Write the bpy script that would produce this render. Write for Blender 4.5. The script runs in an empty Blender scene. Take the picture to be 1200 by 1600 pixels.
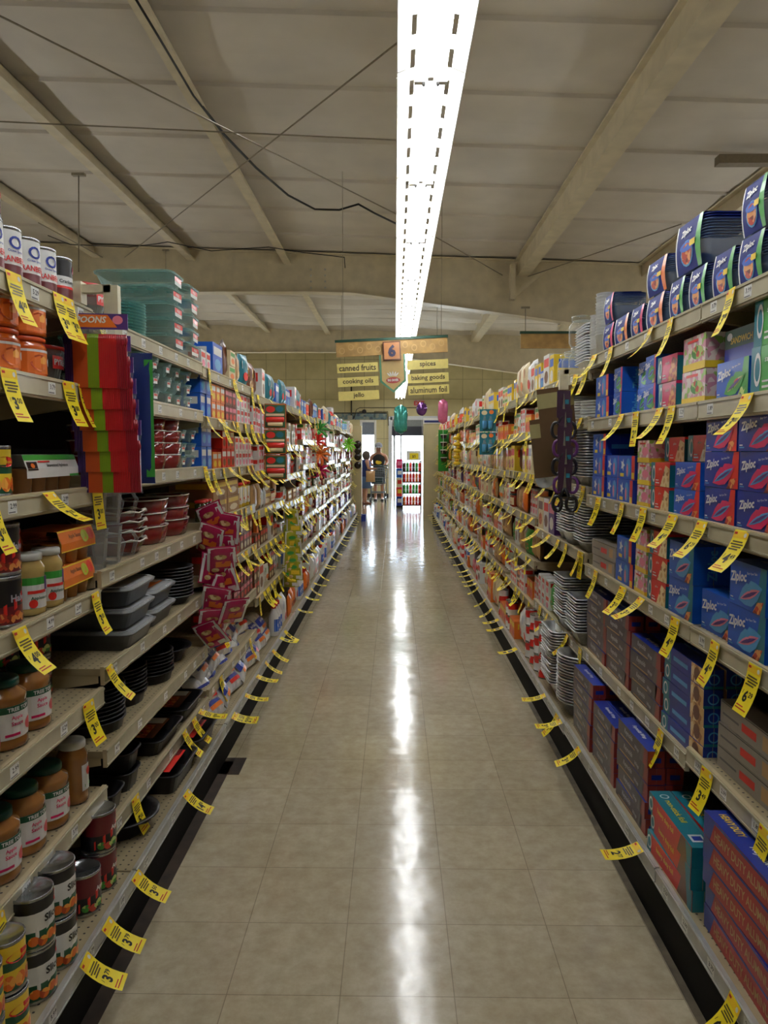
import bpy, math, random
from math import sin, cos, pi, tan, atan, radians as R
from mathutils import Vector, Matrix
random.seed(7)
SC = bpy.context.scene
COL = SC.collection
# ------------------------------------------------------------ camera, light of the place, exposure
F = 1160.0; VPX = 617.0; VPY = 705.0; CH = 1.45
TH = atan((800-VPY)/F); YAW = atan((VPX-600)/F)
cam = bpy.data.cameras.new('camera'); camo = bpy.data.objects.new('camera', cam); COL.objects.link(camo)
camo.location = (0, 0, CH); camo.rotation_euler = (pi/2-TH, 0, YAW)
cam.sensor_fit = 'VERTICAL'; cam.sensor_height = 36; cam.lens = F*36/1600; cam.clip_start = .05; cam.clip_end = 300
SC.camera = camo
w = bpy.data.worlds.new('sky'); SC.world = w; w.use_nodes = True
bg = w.node_tree.nodes['Background']; bg.inputs[0].default_value = (.72, .86, 1, 1); bg.inputs[1].default_value = 15.0
SC.view_settings.view_transform = 'Standard'; SC.view_settings.look = 'None'; SC.view_settings.gamma = 1
SC.view_settings.use_curve_mapping = False
SC.view_settings.exposure = 0.0
SC.cycles.transparent_max_bounces = 40
TUBE = 24.0       # emission of the fluorescent tubes
SUNE = 3.0
sun = bpy.data.lights.new('sun', 'SUN'); sun.energy = SUNE; sun.angle = R(1); suno = bpy.data.objects.new('sun', sun)
COL.objects.link(suno); suno.rotation_euler = (R(-35), R(10), 0)

# ------------------------------------------------------------ materials
def lin(c): return tuple(((x/255)/12.92 if x/255 <= .04045 else ((x/255+.055)/1.055)**2.4) for x in c)
MC = {}
def M(name, rgb=None, rough=.45, metal=0, noise=.12, scale=30, coat=0, emit=0, alpha=1, trans=0, bump=0, spec=.5):
    if name in MC: return MC[name]
    m = bpy.data.materials.new(name); m.use_nodes = True; nt = m.node_tree; N = nt.nodes; L = nt.links
    b = N['Principled BSDF']; c = lin(rgb)
    tc = N.new('ShaderNodeTexCoord'); nz = N.new('ShaderNodeTexNoise'); nz.inputs['Scale'].default_value = scale; nz.inputs['Detail'].default_value = 3
    L.new(tc.outputs['Object'], nz.inputs['Vector'])
    rp = N.new('ShaderNodeValToRGB'); k = 1-noise; q = 1+noise*.6
    rp.color_ramp.elements[0].position = .3; rp.color_ramp.elements[1].position = .7
    rp.color_ramp.elements[0].color = (c[0]*k, c[1]*k, c[2]*k, 1); rp.color_ramp.elements[1].color = (min(1, c[0]*q), min(1, c[1]*q), min(1, c[2]*q), 1)
    L.new(nz.outputs[0], rp.inputs[0]); L.new(rp.outputs[0], b.inputs['Base Color'])
    b.inputs['Roughness'].default_value = rough; b.inputs['Metallic'].default_value = metal
    b.inputs['Coat Weight'].default_value = coat; b.inputs['Coat Roughness'].default_value = .12
    b.inputs['Alpha'].default_value = alpha; b.inputs['Transmission Weight'].default_value = trans
    b.inputs['Specular IOR Level'].default_value = spec
    if emit:
        b.inputs['Emission Color'].default_value = (c[0], c[1], c[2], 1); b.inputs['Emission Strength'].default_value = emit
    if bump:
        bp = N.new('ShaderNodeBump'); bp.inputs['Strength'].default_value = bump; bp.inputs['Distance'].default_value = .01
        L.new(nz.outputs[0], bp.inputs['Height']); L.new(bp.outputs[0], b.inputs['Normal'])
    MC[name] = m; return m
def spotty(name, c1, c2, scale=60, rough=.45, c3=None, coat=0):
    if name in MC: return MC[name]
    m = M(name, c1, rough, coat=coat); N = m.node_tree.nodes; L = m.node_tree.links
    vo = N.new('ShaderNodeTexVoronoi'); vo.inputs['Scale'].default_value = scale
    tc = [n for n in N if n.type == 'TEX_COORD'][0]; L.new(tc.outputs['Object'], vo.inputs['Vector'])
    rp = N.new('ShaderNodeValToRGB'); rp.color_ramp.elements[0].color = (*lin(c1), 1); rp.color_ramp.elements[1].color = (*lin(c2), 1)
    rp.color_ramp.interpolation = 'CONSTANT'; rp.color_ramp.elements[1].position = .5
    if c3: e = rp.color_ramp.elements.new(.75); e.color = (*lin(c3), 1)
    L.new(vo.outputs['Color'], rp.inputs[0]); L.new(rp.outputs[0], N['Principled BSDF'].inputs['Base Color'])
    return m
def math_n(nt, op, a, b=None, c=None):
    n = nt.nodes.new('ShaderNodeMath'); n.operation = op
    for i, v in enumerate((a, b, c)):
        if v is None: continue
        if isinstance(v, (int, float)): n.inputs[i].default_value = v
        else: nt.links.new(v, n.inputs[i])
    return n.outputs[0]
def mixc(nt, f, a, b):
    n = nt.nodes.new('ShaderNodeMix'); n.data_type = 'RGBA'
    nt.links.new(f, n.inputs[0])
    for i, v in ((6, a), (7, b)):
        if isinstance(v, tuple): n.inputs[i].default_value = (*v, 1)
        else: nt.links.new(v, n.inputs[i])
    return n.outputs[2]
# floor: waxed vinyl tiles
def floor_mat():
    m = M('waxed_vinyl_tile', (168, 154, 124), rough=.2, scale=2.2, noise=.15); nt = m.node_tree; N = nt.nodes; L = nt.links; b = N['Principled BSDF']
    ge = N.new('ShaderNodeNewGeometry'); sp = N.new('ShaderNodeSeparateXYZ'); L.new(ge.outputs['Position'], sp.inputs[0])
    T = .3048
    fx = math_n(nt, 'FRACT', math_n(nt, 'DIVIDE', math_n(nt, 'ADD', sp.outputs[0], 30.48-.77+T), T))
    fy = math_n(nt, 'FRACT', math_n(nt, 'DIVIDE', math_n(nt, 'ADD', sp.outputs[1], 30.48-.0406), T))
    dx = math_n(nt, 'MINIMUM', fx, math_n(nt, 'SUBTRACT', 1, fx)); dy = math_n(nt, 'MINIMUM', fy, math_n(nt, 'SUBTRACT', 1, fy))
    dd = math_n(nt, 'MINIMUM', dx, dy); seam = math_n(nt, 'LESS_THAN', dd, .0045)
    ix = math_n(nt, 'FLOOR', math_n(nt, 'DIVIDE', math_n(nt, 'ADD', sp.outputs[0], 30.48-.77+T), T)); iy = math_n(nt, 'FLOOR', math_n(nt, 'DIVIDE', math_n(nt, 'ADD', sp.outputs[1], 30.48-.0406), T))
    cb = N.new('ShaderNodeCombineXYZ'); L.new(ix, cb.inputs[0]); L.new(iy, cb.inputs[1])
    wn = N.new('ShaderNodeTexWhiteNoise'); L.new(cb.outputs[0], wn.inputs['Vector'])
    n1 = N.new('ShaderNodeTexNoise'); n1.inputs['Scale'].default_value = 17; n1.inputs['Detail'].default_value = 8; n1.inputs['Roughness'].default_value = .7; L.new(ge.outputs['Position'], n1.inputs['Vector'])
    n2 = N.new('ShaderNodeTexNoise'); n2.inputs['Scale'].default_value = 1.3; n2.inputs['Detail'].default_value = 4; L.new(ge.outputs['Position'], n2.inputs['Vector'])
    r1 = N.new('ShaderNodeValToRGB'); r1.color_ramp.elements[0].position = .35; r1.color_ramp.elements[1].position = .65
    r1.color_ramp.elements[0].color = (*lin((180, 168, 142)), 1); r1.color_ramp.elements[1].color = (*lin((200, 190, 164)), 1); L.new(n1.outputs[0], r1.inputs[0])
    r2 = N.new('ShaderNodeValToRGB'); r2.color_ramp.elements[0].position = .35; r2.color_ramp.elements[1].position = .7
    r2.color_ramp.elements[0].color = (.88, .85, .79, 1); r2.color_ramp.elements[1].color = (1, 1, 1, 1); L.new(n2.outputs[0], r2.inputs[0])
    mu = N.new('ShaderNodeMix'); mu.data_type = 'RGBA'; mu.blend_type = 'MULTIPLY'; mu.inputs[0].default_value = 1; L.new(r1.outputs[0], mu.inputs[6]); L.new(r2.outputs[0], mu.inputs[7])
    v = math_n(nt, 'MULTIPLY_ADD', wn.outputs[0], .10, .93); hs = N.new('ShaderNodeHueSaturation'); L.new(mu.outputs[2], hs.inputs['Color']); L.new(v, hs.inputs['Value'])
    col = mixc(nt, math_n(nt, 'MULTIPLY', seam, .42), hs.outputs[0], lin((62, 52, 38)))
    L.new(col, b.inputs['Base Color'])
    ro = math_n(nt, 'MULTIPLY_ADD', n1.outputs[0], .18, .06); L.new(ro, b.inputs['Roughness'])
    b.inputs['Coat Weight'].default_value = .35; b.inputs['Coat Roughness'].default_value = .10
    n3 = N.new('ShaderNodeTexNoise'); n3.inputs['Scale'].default_value = 5; n3.inputs['Detail'].default_value = 2; L.new(ge.outputs['Position'], n3.inputs['Vector'])
    hgt = math_n(nt, 'ADD', n3.outputs[0], math_n(nt, 'MULTIPLY', wn.outputs[0], .12)); bp = N.new('ShaderNodeBump'); bp.inputs['Strength'].default_value = .12; bp.inputs['Distance'].default_value = .02
    L.new(math_n(nt, 'SUBTRACT', hgt, math_n(nt, 'MULTIPLY', seam, .15)), bp.inputs['Height']); L.new(bp.outputs[0], b.inputs['Normal']); L.new(bp.outputs[0], b.inputs['Coat Normal'])
    return m
def perforated():
    m = M('perforated_beige_steel', (164, 149, 116), rough=.42, scale=6, noise=.15); nt = m.node_tree; N = nt.nodes; L = nt.links; b = N['Principled BSDF']
    ge = N.new('ShaderNodeNewGeometry'); sp = N.new('ShaderNodeSeparateXYZ'); L.new(ge.outputs['Position'], sp.inputs[0])
    P = .0254
    fx = math_n(nt, 'SUBTRACT', math_n(nt, 'FRACT', math_n(nt, 'DIVIDE', math_n(nt, 'ADD', sp.outputs[0], 25.4), P)), .5)
    fy = math_n(nt, 'SUBTRACT', math_n(nt, 'FRACT', math_n(nt, 'DIVIDE', math_n(nt, 'ADD', sp.outputs[1], 25.4), P)), .5)
    d = math_n(nt, 'SQRT', math_n(nt, 'ADD', math_n(nt, 'MULTIPLY', fx, fx), math_n(nt, 'MULTIPLY', fy, fy)))
    hole = math_n(nt, 'LESS_THAN', d, .13)
    base = b.inputs['Base Color'].links[0].from_socket
    L.new(mixc(nt, hole, base, lin((18, 14, 10))), b.inputs['Base Color'])
    return m
def block_wall():
    m = M('painted_wall_panels', (196, 184, 138), rough=.6, scale=3, noise=.1); nt = m.node_tree; N = nt.nodes; L = nt.links; b = N['Principled BSDF']
    ge = N.new('ShaderNodeNewGeometry'); sp = N.new('ShaderNodeSeparateXYZ'); L.new(ge.outputs['Position'], sp.inputs[0])
    fx = math_n(nt, 'FRACT', math_n(nt, 'DIVIDE', math_n(nt, 'ADD', sp.outputs[0], 40), .61)); fz = math_n(nt, 'FRACT', math_n(nt, 'DIVIDE', sp.outputs[2], .61))
    s = math_n(nt, 'MAXIMUM', math_n(nt, 'LESS_THAN', fx, .03), math_n(nt, 'LESS_THAN', fz, .03))
    base = b.inputs['Base Color'].links[0].from_socket
    L.new(mixc(nt, math_n(nt, 'MULTIPLY', s, .5), base, lin((90, 84, 66))), b.inputs['Base Color'])
    return m
BEIGE = M('beige_shelf_enamel', (186, 171, 136), rough=.38, scale=8, noise=.16)
RAIL = M('aluminium_rail', (190, 190, 185), rough=.35, metal=.5, scale=12, noise=.2)
PERF = perforated()
BLACK = M('black_plastic', (14, 13, 13), rough=.5, spec=.3)
WHITE = M('white_paint', (232, 230, 224), rough=.4, noise=.04)
PAPERW = M('white_paper', (228, 228, 222), rough=.6, noise=.05)
YEL = M('yellow_tag_paper', (250, 226, 34), rough=.55, noise=.05)
YELD = M('orange_tag_band', (246, 202, 34), rough=.55, noise=.05)
INK = M('black_ink', (22, 20, 16), rough=.6)
REDI = M('red_ink', (200, 44, 30), rough=.6)
def glassy(name, rgb, a=.22, rough=.05):
    if name in MC: return MC[name]
    m = M(name, rgb, rough=rough, noise=.02); nt = m.node_tree; N = nt.nodes; L = nt.links; b = N['Principled BSDF']
    tr = N.new('ShaderNodeBsdfTransparent'); c = lin(rgb); tr.inputs[0].default_value = (c[0]**.12, c[1]**.12, c[2]**.12, 1)
    fr = N.new('ShaderNodeLayerWeight'); fr.inputs[0].default_value = .5
    mx = N.new('ShaderNodeMixShader'); L.new(math_n(nt, 'MINIMUM', math_n(nt, 'MULTIPLY_ADD', math_n(nt, 'POWER', fr.outputs[1], 3.5), .8, a), 1), mx.inputs[0]); L.new(tr.outputs[0], mx.inputs[1]); L.new(b.outputs[0], mx.inputs[2])
    L.new(mx.outputs[0], N['Material Output'].inputs['Surface']); return m
GLASS = glassy('clear_glass', (236, 244, 243), .07)
GLASST = glassy('teal_edge_glass', (150, 205, 198), .22)
PLAST = glassy('clear_plastic', (235, 238, 240), .12, .1)

# ------------------------------------------------------------ mesh builder
TXT = {}
def text2d(s, bold=0.0, res=2):
    k = (s, bold, res)
    if k in TXT: return TXT[k]
    cu = bpy.data.curves.new('t', 'FONT'); cu.body = s; cu.size = 1; cu.resolution_u = res; cu.offset = bold; cu.fill_mode = 'FRONT'
    o = bpy.data.objects.new('t', cu); COL.objects.link(o)
    dg = bpy.context.evaluated_depsgraph_get(); me = bpy.data.meshes.new_from_object(o.evaluated_get(dg))
    vs = [(v.co.x, v.co.y) for v in me.vertices]; fs = []
    for p in me.polygons:
        f = list(p.vertices)
        if p.normal.z < 0: f.reverse()
        fs.append(f)
    bpy.data.objects.remove(o); bpy.data.curves.remove(cu); bpy.data.meshes.remove(me)
    if not vs: vs = [(0, 0), (1, 0), (0, 1)]
    x0 = min(v[0] for v in vs); x1 = max(v[0] for v in vs); y0 = min(v[1] for v in vs); y1 = max(v[1] for v in vs)
    TXT[k] = (vs, fs, x0, x1, y0, y1); return TXT[k]
class MB:
    def __init__(s): s.v = []; s.f = []; s.m = []; s.s = []; s.mats = []
    def mi(s, m):
        if m not in s.mats: s.mats.append(m)
        return s.mats.index(m)
    def add(s, vs, fs, mat, smooth=False):
        o = len(s.v); s.v += [tuple(v) for v in vs]; i = s.mi(mat)
        for f in fs: s.f.append([a+o for a in f]); s.m.append(i); s.s.append(smooth)
        return s
    def box(s, x0, x1, y0, y1, z0, z1, mat, top=None, front=None, ysd=None):
        vs = [(x, y, z) for x in (x0, x1) for y in (y0, y1) for z in (z0, z1)]
        s.add(vs, [(0, 1, 3, 2)], mat); o = len(s.v)-8
        for f, mm in (((4, 6, 7, 5), front or mat), ((0, 4, 5, 1), ysd or mat), ((2, 3, 7, 6), ysd or mat), ((0, 2, 6, 4), mat), ((1, 5, 7, 3), top or mat)):
            s.f.append([a+o for a in f]); s.m.append(s.mi(mm)); s.s.append(False)
        return s
    def obox(s, c, ax, ay, az, hx, hy, hz, mat):
        c = Vector(c); ax = Vector(ax)*hx; ay = Vector(ay)*hy; az = Vector(az)*hz
        vs = [c+ax*i+ay*j+az*k for i in (-1, 1) for j in (-1, 1) for k in (-1, 1)]
        return s.add(vs, [(0, 1, 3, 2), (4, 6, 7, 5), (0, 4, 5, 1), (2, 3, 7, 6), (0, 2, 6, 4), (1, 5, 7, 3)], mat)
    def rings(s, rs, mats, cap0=True, cap1=True, smooth=True):
        n = len(rs[0]); o = len(s.v)
        for r in rs: s.v += [tuple(p) for p in r]
        for i in range(len(rs)-1):
            mm = mats[min(i, len(mats)-1)] if isinstance(mats, (list, tuple)) else mats; k = s.mi(mm)
            for j in range(n):
                a = o+i*n+j; b = o+i*n+(j+1) % n
                s.f.append([a, b, b+n, a+n]); s.m.append(k); s.s.append(smooth)
        m0 = mats[0] if isinstance(mats, (list, tuple)) else mats; m1 = mats[-1] if isinstance(mats, (list, tuple)) else mats
        if cap0: s.f.append([o+j for j in range(n)][::-1]); s.m.append(s.mi(m0)); s.s.append(False)
        if cap1: s.f.append([o+(len(rs)-1)*n+j for j in range(n)]); s.m.append(s.mi(m1)); s.s.append(False)
        return s
    def lathe(s, prof, mats, seg=16, c=(0, 0, 0), sx=1, sy=1, cap0=True, cap1=True, mod=None, axis='z'):
        rs = []
        for i, (r, z) in enumerate(prof):
            ring = []
            for j in range(seg):
                a = 2*pi*j/seg; rr, zz = (mod(a, r, z, i) if mod else (r, z))
                p = (rr*cos(a)*sx, rr*sin(a)*sy, zz)
                if axis == 'x': p = (p[2], p[0], p[1])
                if axis == 'y': p = (p[1], p[2], p[0])
                ring.append((c[0]+p[0], c[1]+p[1], c[2]+p[2]))
            rs.append(ring)
        return s.rings(rs, mats, cap0, cap1)
    def rr(s, specs, mats, n=3, cap0=True, cap1=True, c=(0, 0), mod=None):
        # specs: (hx, hy, r, z) rounded rectangle rings
        rs = []
        for (hx, hy, r, z) in specs:
            ring = []
            for q, (sx_, sy_) in enumerate(((1, 1), (-1, 1), (-1, -1), (1, -1))):
                for k in range(n+1):
                    a = pi/2*(q+k/n); ring.append((c[0]+sx_*(hx-r)+r*cos(a), c[1]+sy_*(hy-r)+r*sin(a), z))
            rs.append(ring)
        return s.rings(rs, mats, cap0, cap1)
    def tube(s, pts, r, mat, seg=6, cap=True):
        rs = []; pts = [Vector(p) for p in pts]; n0 = None
        for i, p in enumerate(pts):
            t = (pts[min(i+1, len(pts)-1)]-pts[max(i-1, 0)]).normalized()
            if n0 is None: n0 = t.orthogonal().normalized()
            n0 = (n0-t*n0.dot(t)).normalized(); b = t.cross(n0); rr_ = r[i] if isinstance(r, (list, tuple)) else r
            rs.append([p+n0*cos(2*pi*k/seg)*rr_+b*sin(2*pi*k/seg)*rr_ for k in range(seg)])
        return s.rings(rs, mat, cap, cap)
    def decal(s, fr, pts, mat, lift=1):
        vs = [fr(u, v, lift) for u, v in pts]; s.add(vs, [list(range(len(vs)))], mat); return s
    def rect(s, fr, u0, u1, v0, v1, mat, lift=1, nu=1):
        if nu == 1: return s.decal(fr, [(u0, v0), (u1, v0), (u1, v1), (u0, v1)], mat, lift)
        for i in range(nu):
            a = u0+(u1-u0)*i/nu; b = u0+(u1-u0)*(i+1)/nu; s.decal(fr, [(a, v0), (b, v0), (b, v1), (a, v1)], mat, lift)
        return s
    def ell(s, fr, cu, cv, a, b, mat, lift=1, n=14, rot=0):
        return s.decal(fr, [(cu+a*cos(t)*cos(rot)-b*sin(t)*sin(rot), cv+a*cos(t)*sin(rot)+b*sin(t)*cos(rot)) for t in [2*pi*k/n for k in range(n)]], mat, lift)
    def ring(s, fr, cu, cv, a, b, th, mat, lift=1, n=16):
        for k in range(n):
            t0 = 2*pi*k/n; t1 = 2*pi*(k+1)/n; q = 1-th
            s.decal(fr, [(cu+a*q*cos(t0), cv+b*q*sin(t0)), (cu+a*cos(t0), cv+b*sin(t0)), (cu+a*cos(t1), cv+b*sin(t1)), (cu+a*q*cos(t1), cv+b*q*sin(t1))], mat, lift)
        return s
    def text(s, fr, t, cu, cv, h, mat, wmax=None, bold=.02, shear=0, rot=0, lift=2, res=2):
        vs, fs, x0, x1, y0, y1 = text2d(t, bold, res); k = h/(y1-y0); kx = k
        if wmax and (x1-x0)*k > wmax: kx = wmax/(x1-x0)
        P = []
        for (x, y) in vs:
            a = (x-(x0+x1)/2)*kx; b = (y-(y0+y1)/2)*k; a += b*shear
            P.append(fr(cu+a*cos(rot)-b*sin(rot), cv+a*sin(rot)+b*cos(rot), lift))
        s.add(P, fs, mat); return s
    def build(s, name, parent=None, loc=(0, 0, 0), rz=0):
        me = bpy.data.meshes.new(name); me.from_pydata(s.v, [], s.f); 
        for m in s.mats: me.materials.append(m)
        me.polygons.foreach_set('material_index', s.m); me.polygons.foreach_set('use_smooth', s.s); me.update()
        o = bpy.data.objects.new(name, me); COL.objects.link(o); o.location = loc; o.rotation_euler = (0, 0, rz)
        if parent: o.parent = parent
        return o
E = .0006
def Ff(x1): return lambda u, v, l=1: (x1+E*l, u, v)              # front face (+X)
def Fp(y1): return lambda u, v, l=1: (-u, y1+E*l, v)             # +Y side face
def Fn(y0): return lambda u, v, l=1: (u, y0-E*l, v)              # -Y side face
def Ft(z1): return lambda u, v, l=1: (-v, u, z1+E*l)             # top face
def Fcyl(r): return lambda u, v, l=1: ((r+E*l)*cos(u/r), (r+E*l)*sin(u/r), v)
def empty(name): o = bpy.data.objects.new(name, None); o.empty_display_size = .05; COL.objects.link(o); return o
def tag(o, label=None, cat=None, group=None, kind=None):
    if label is not None:
        o['label'] = label
        n = len(label.split())
        if n > 16 or n < 4: print('LABEL LENGTH', n, label)
    if cat: o['category'] = cat
    if group: o['group'] = group
    if kind: o['kind'] = kind
    return o
PROTO = []
class Pr:                                                          # a kind of thing, built once, copied where it stands
    def __init__(s, root, w, d, h, cat): s.root = root; s.w = w; s.d = d; s.h = h; s.cat = cat; s.used = False; PROTO.append(s); s.kids = None
def copy_tree(o, parent=None, kids=None):
    c = o.copy(); COL.objects.link(c); c.parent = parent
    for k, ch in (kids if kids is not None else [(k, None) for k in o.children]):
        copy_tree(k, c, ch)
    return c
def tree(o, ch):
    return [(k, tree(k, ch)) for k in ch.get(o.name, [])]
def put(p, loc, rz, label, group=None, rx=0, ry=0, sc=None):
    if not p.used: o = p.root; p.used = True; p.kids = [(k, [(g, []) for g in k.children]) for k in o.children]
    else: o = copy_tree(p.root, None, p.kids)
    o.location = loc; o.rotation_euler = (rx, ry, rz)
    if sc: o.scale = sc
    tag(o, label, p.cat, group); 
    if not group and 'group' in o: del o['group']
    return o
ORD = ['zeroth', 'first', 'second', 'third', 'fourth', 'fifth', 'sixth', 'seventh', 'eighth', 'ninth', 'tenth', 'eleventh', 'twelfth', 'thirteenth', 'fourteenth', 'fifteenth', 'sixteenth', 'seventeenth', 'eighteenth', 'nineteenth', 'twentieth']
def od(n): return ORD[n] if n < len(ORD) else '%dth' % n
def Yp(px, X, z=1.45):                                             # distance down the aisle of a point on plane X seen at column px
    zc = F*abs(X)/abs(px-VPX); return (zc-(CH-z)*sin(TH))/cos(TH)
B0 = .94; BW = 1.22; NB = 12
def bay_y(n): return (B0+BW*(n-1), B0+BW*n)
LIP = .87; LIPB = .79; BACK = 1.33
LV = {}     # (side, bay) -> shelf heights, top to bottom
for b in range(1, NB+1):
    LV[-1, b] = [1.85, 1.63, 1.344, 1.04, .743, .44, .17] if b == 1 else ([1.843, 1.627, 1.377, 1.09, .80, .545, .30, .17] if b == 2 else
        ([1.83, 1.605, 1.36, 1.12, .87, .59, .33, .17] if b == 3 else ([1.82, 1.50, 1.26, 1.03, .80, .52, .17] if b % 2 else [1.80, 1.56, 1.32, 1.07, .82, .52, .17])))
    LV[1, b] = [1.863, 1.587, 1.25, .935, .57 if b == 1 else .545, .19] if b < 3 else ([1.82, 1.60, 1.285, .98, .53, .18] if b == 3 else ([1.80, 1.54, 1.29, 1.04, .78, .50, .18] if b % 2 else [1.82, 1.57, 1.30, 1.03, .76, .48, .18]))
def lipx(side, b, i): return LIPB if i == len(LV[side, b])-1 else LIP
SN = {-1: 'left', 1: 'right'}
def shn(side, b, i):
    n = len(LV[side, b]); return 'bottom' if i == n-1 else ('top' if i == 0 else od(i+1))
# ------------------------------------------------------------ the setting
def struct(o): o['kind'] = 'structure'; return o
XW0, XW1, YW0, YW1 = -9.0, 9.0, -4.0, 23.3
def roofz(x): return 4.75-.037*x
FM = floor_mat()
m = MB(); m.add([(XW0, YW0, 0), (XW1, YW0, 0), (XW1, YW1+.2, 0), (XW0, YW1+.2, 0), (XW0, YW0, -.1), (XW1, YW0, -.1), (XW1, YW1+.2, -.1), (XW0, YW1+.2, -.1)], [(0, 1, 2, 3), (7, 6, 5, 4), (0, 4, 5, 1), (1, 5, 6, 2), (2, 6, 7, 3), (3, 7, 4, 0)], FM); struct(m.build('floor'))
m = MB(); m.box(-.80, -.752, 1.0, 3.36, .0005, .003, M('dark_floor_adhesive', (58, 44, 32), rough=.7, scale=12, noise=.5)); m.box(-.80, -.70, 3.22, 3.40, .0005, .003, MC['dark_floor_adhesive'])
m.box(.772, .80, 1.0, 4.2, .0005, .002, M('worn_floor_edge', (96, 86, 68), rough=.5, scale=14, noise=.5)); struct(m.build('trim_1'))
m = MB(); m.add([(-30, YW1+.2, -.02), (30, YW1+.2, -.02), (30, 90, -.02), (-30, 90, -.02)], [(0, 1, 2, 3)], M('pale_concrete_outside', (205, 205, 200), rough=.8, scale=2)); struct(m.build('pavement'))
# roof lining: sagging insulation blanket in cross strips with a folded seam
CEIL = M('roof_insulation_lining', (212, 204, 190), rough=.6, scale=1.5, noise=.1)
SW = 1.17; S0 = 5.9-SW*9
m = MB(); xs = [XW0+.9*i for i in range(21)]; vs = []; rows = 0; yy = []
y = S0
while y < YW1+.3:
    for t in (0, .018, .03, .3, .5, .7, .9, .985): yy.append((y+t*SW, t))
    y += SW
yy = [q for q in yy if q[0] <= YW1+.25]
for (y, t) in yy:
    sag = -.025*math.sin(pi*t) if y < 13 else -.11*math.sin(pi*t)
    for x in xs:
        fold = -.032 if t in (0, .018) else 0
        vs.append((x, y, roofz(x)+sag*(1+.4*sin(x*1.7+y*.6))+fold))
nx = len(xs); fs = [(r*nx+i, r*nx+nx+i, r*nx+nx+i+1, r*nx+i+1) for r in range(len(yy)-1) for i in range(nx-1)]
m.add(vs, fs, CEIL, False); struct(m.build('ceiling'))
PM = M('painted_roof_steel', (214, 202, 172), rough=.45, scale=5, noise=.12)
nt_ = [1]
def trim(mb):
    nt_[0] += 1; return struct(mb.build('trim_%d' % nt_[0]))
def zbeam(x, wd=.13, dp=.19, y0=-4, y1=YW1):
    zt = roofz(x)-.03; m = MB()
    m.box(x-wd*.12, x+wd*.12, y0, y1, zt-dp, zt, PM); m.box(x-wd*.12, x+wd*.8, y0, y1, zt-dp-.008, zt-dp, PM); m.box(x+wd*.76, x+wd*.8, y0, y1, zt-dp, zt-dp+.03, PM)
    m.box(x-wd*.8, x+wd*.12, y0, y1, zt-.012, zt-.001, PM); return trim(m)
for x in (-1.86, -3.48, -5.1, -6.7, 4.15, 6.2): zbeam(x)
m = MB(); x = 2.12; zt = roofz(x)-.02                                        # wide boxed beam right of the lamps
m.box(x-.06, x+.07, -4, YW1, zt-.26, zt-.02, PM); m.box(x-.07, x+.13, -4, YW1, zt-.272, zt-.26, PM); m.box(x-.12, x+.12, -4, YW1, zt-.04, zt-.02, PM); trim(m)
def frame_beam(Y, y2=None):
    m = MB(); n = 24; pts = []
    for i in range(n+1):
        x = XW0+(XW1-XW0)*i/n; t = roofz(x)-.04
        bot = 4.75-.16-.46 if x < -.9 else 4.13-(x+.9)*.135
        bot = min(bot, t-.2); pts.append((x, t, bot))
    for i in range(n):
        (xa, ta, ba), (xb, tb, bb) = pts[i], pts[i+1]
        for (y0, y1, za0, za1, zb0, zb1) in ((Y-.01, Y+.01, ba, ta, bb, tb), (Y-.12, Y+.12, ba-.012, ba, bb-.012, bb), (Y-.12, Y+.12, ta-.012, ta, tb-.012, tb)):
            vs = [(xa, y0, za0), (xa, y1, za0), (xa, y0, za1), (xa, y1, za1), (xb, y0, zb0), (xb, y1, zb0), (xb, y0, zb1), (xb, y1, zb1)]
            m.add(vs, [(0, 1, 3, 2), (4, 6, 7, 5), (0, 4, 5, 1), (2, 3, 7, 6), (0, 2, 6, 4), (1, 5, 7, 3)], PM)
    for k, bx in enumerate((-1.42, -1.18)):
        for bz in (4.2, 4.3, 4.4, 4.5): m.lathe([(.016, 0), (.016, .015), (.008, .02)], RAIL, 8, (bx, Y-.035, bz), axis='y')
    return trim(m)
frame_beam(12.8); frame_beam(20.4)
m = MB(); m.box(1.90, 1.98, 12.5, 12.66, 3.95, 4.52, PM); m.obox((2.25, 12.6, 4.25), (.77, 0, .64), (0, 1, 0), (-.64, 0, .77), .38, .03, .03, PM); trim(m)
def rod(pts, r, name, mat, label, cat):
    return tag(MB().tube(pts, r, mat, 6).build(name), label, cat)
RODM = M('grey_steel_rod', (150, 140, 120), rough=.4, metal=.3)
def rp(px, py, Y):   # a point seen at a pixel, at distance Y
    zc = Y; dx = (px-600)/F; dy = (800-py)/F
    v = Vector((dx, dy, -1)); v = Matrix.Rotation(YAW, 3, 'Z') @ (Matrix.Rotation(pi/2-TH, 3, 'X') @ v)
    return Vector((0, 0, CH))+v*(Y/v.y)
def onroof(px, py, drop=.3):
    lo, hi = 2., 40.
    for _ in range(40):
        mid = (lo+hi)/2; p = rp(px, py, mid)
        if p.z > roofz(p.x)-drop: hi = mid
        else: lo = mid
    return rp(px, py, lo)
rod([onroof(0, 25), onroof(640, 345)], .008, 'bracing_rod', RODM, 'thin roof bracing rod running from far left towards the lamp row', 'rod')
rod([onroof(622, 66), onroof(195, 402)], .008, 'bracing_rod', RODM, 'thin roof bracing rod slanting from the lamps down to the left', 'rod')
rod([onroof(0, 190), onroof(620, 219)], .007, 'bracing_rod', RODM, 'thin rod running level across the ceiling left of the lamps', 'rod')
rod([onroof(680, 370), onroof(785, 430)], .008, 'bracing_rod', RODM, 'short thin roof rod just right of the lamp row', 'rod')
rod([onroof(825, 432), onroof(1065, 350)], .008, 'bracing_rod', RODM, 'thin roof rod rising right above the blue container packs', 'rod')
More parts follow.
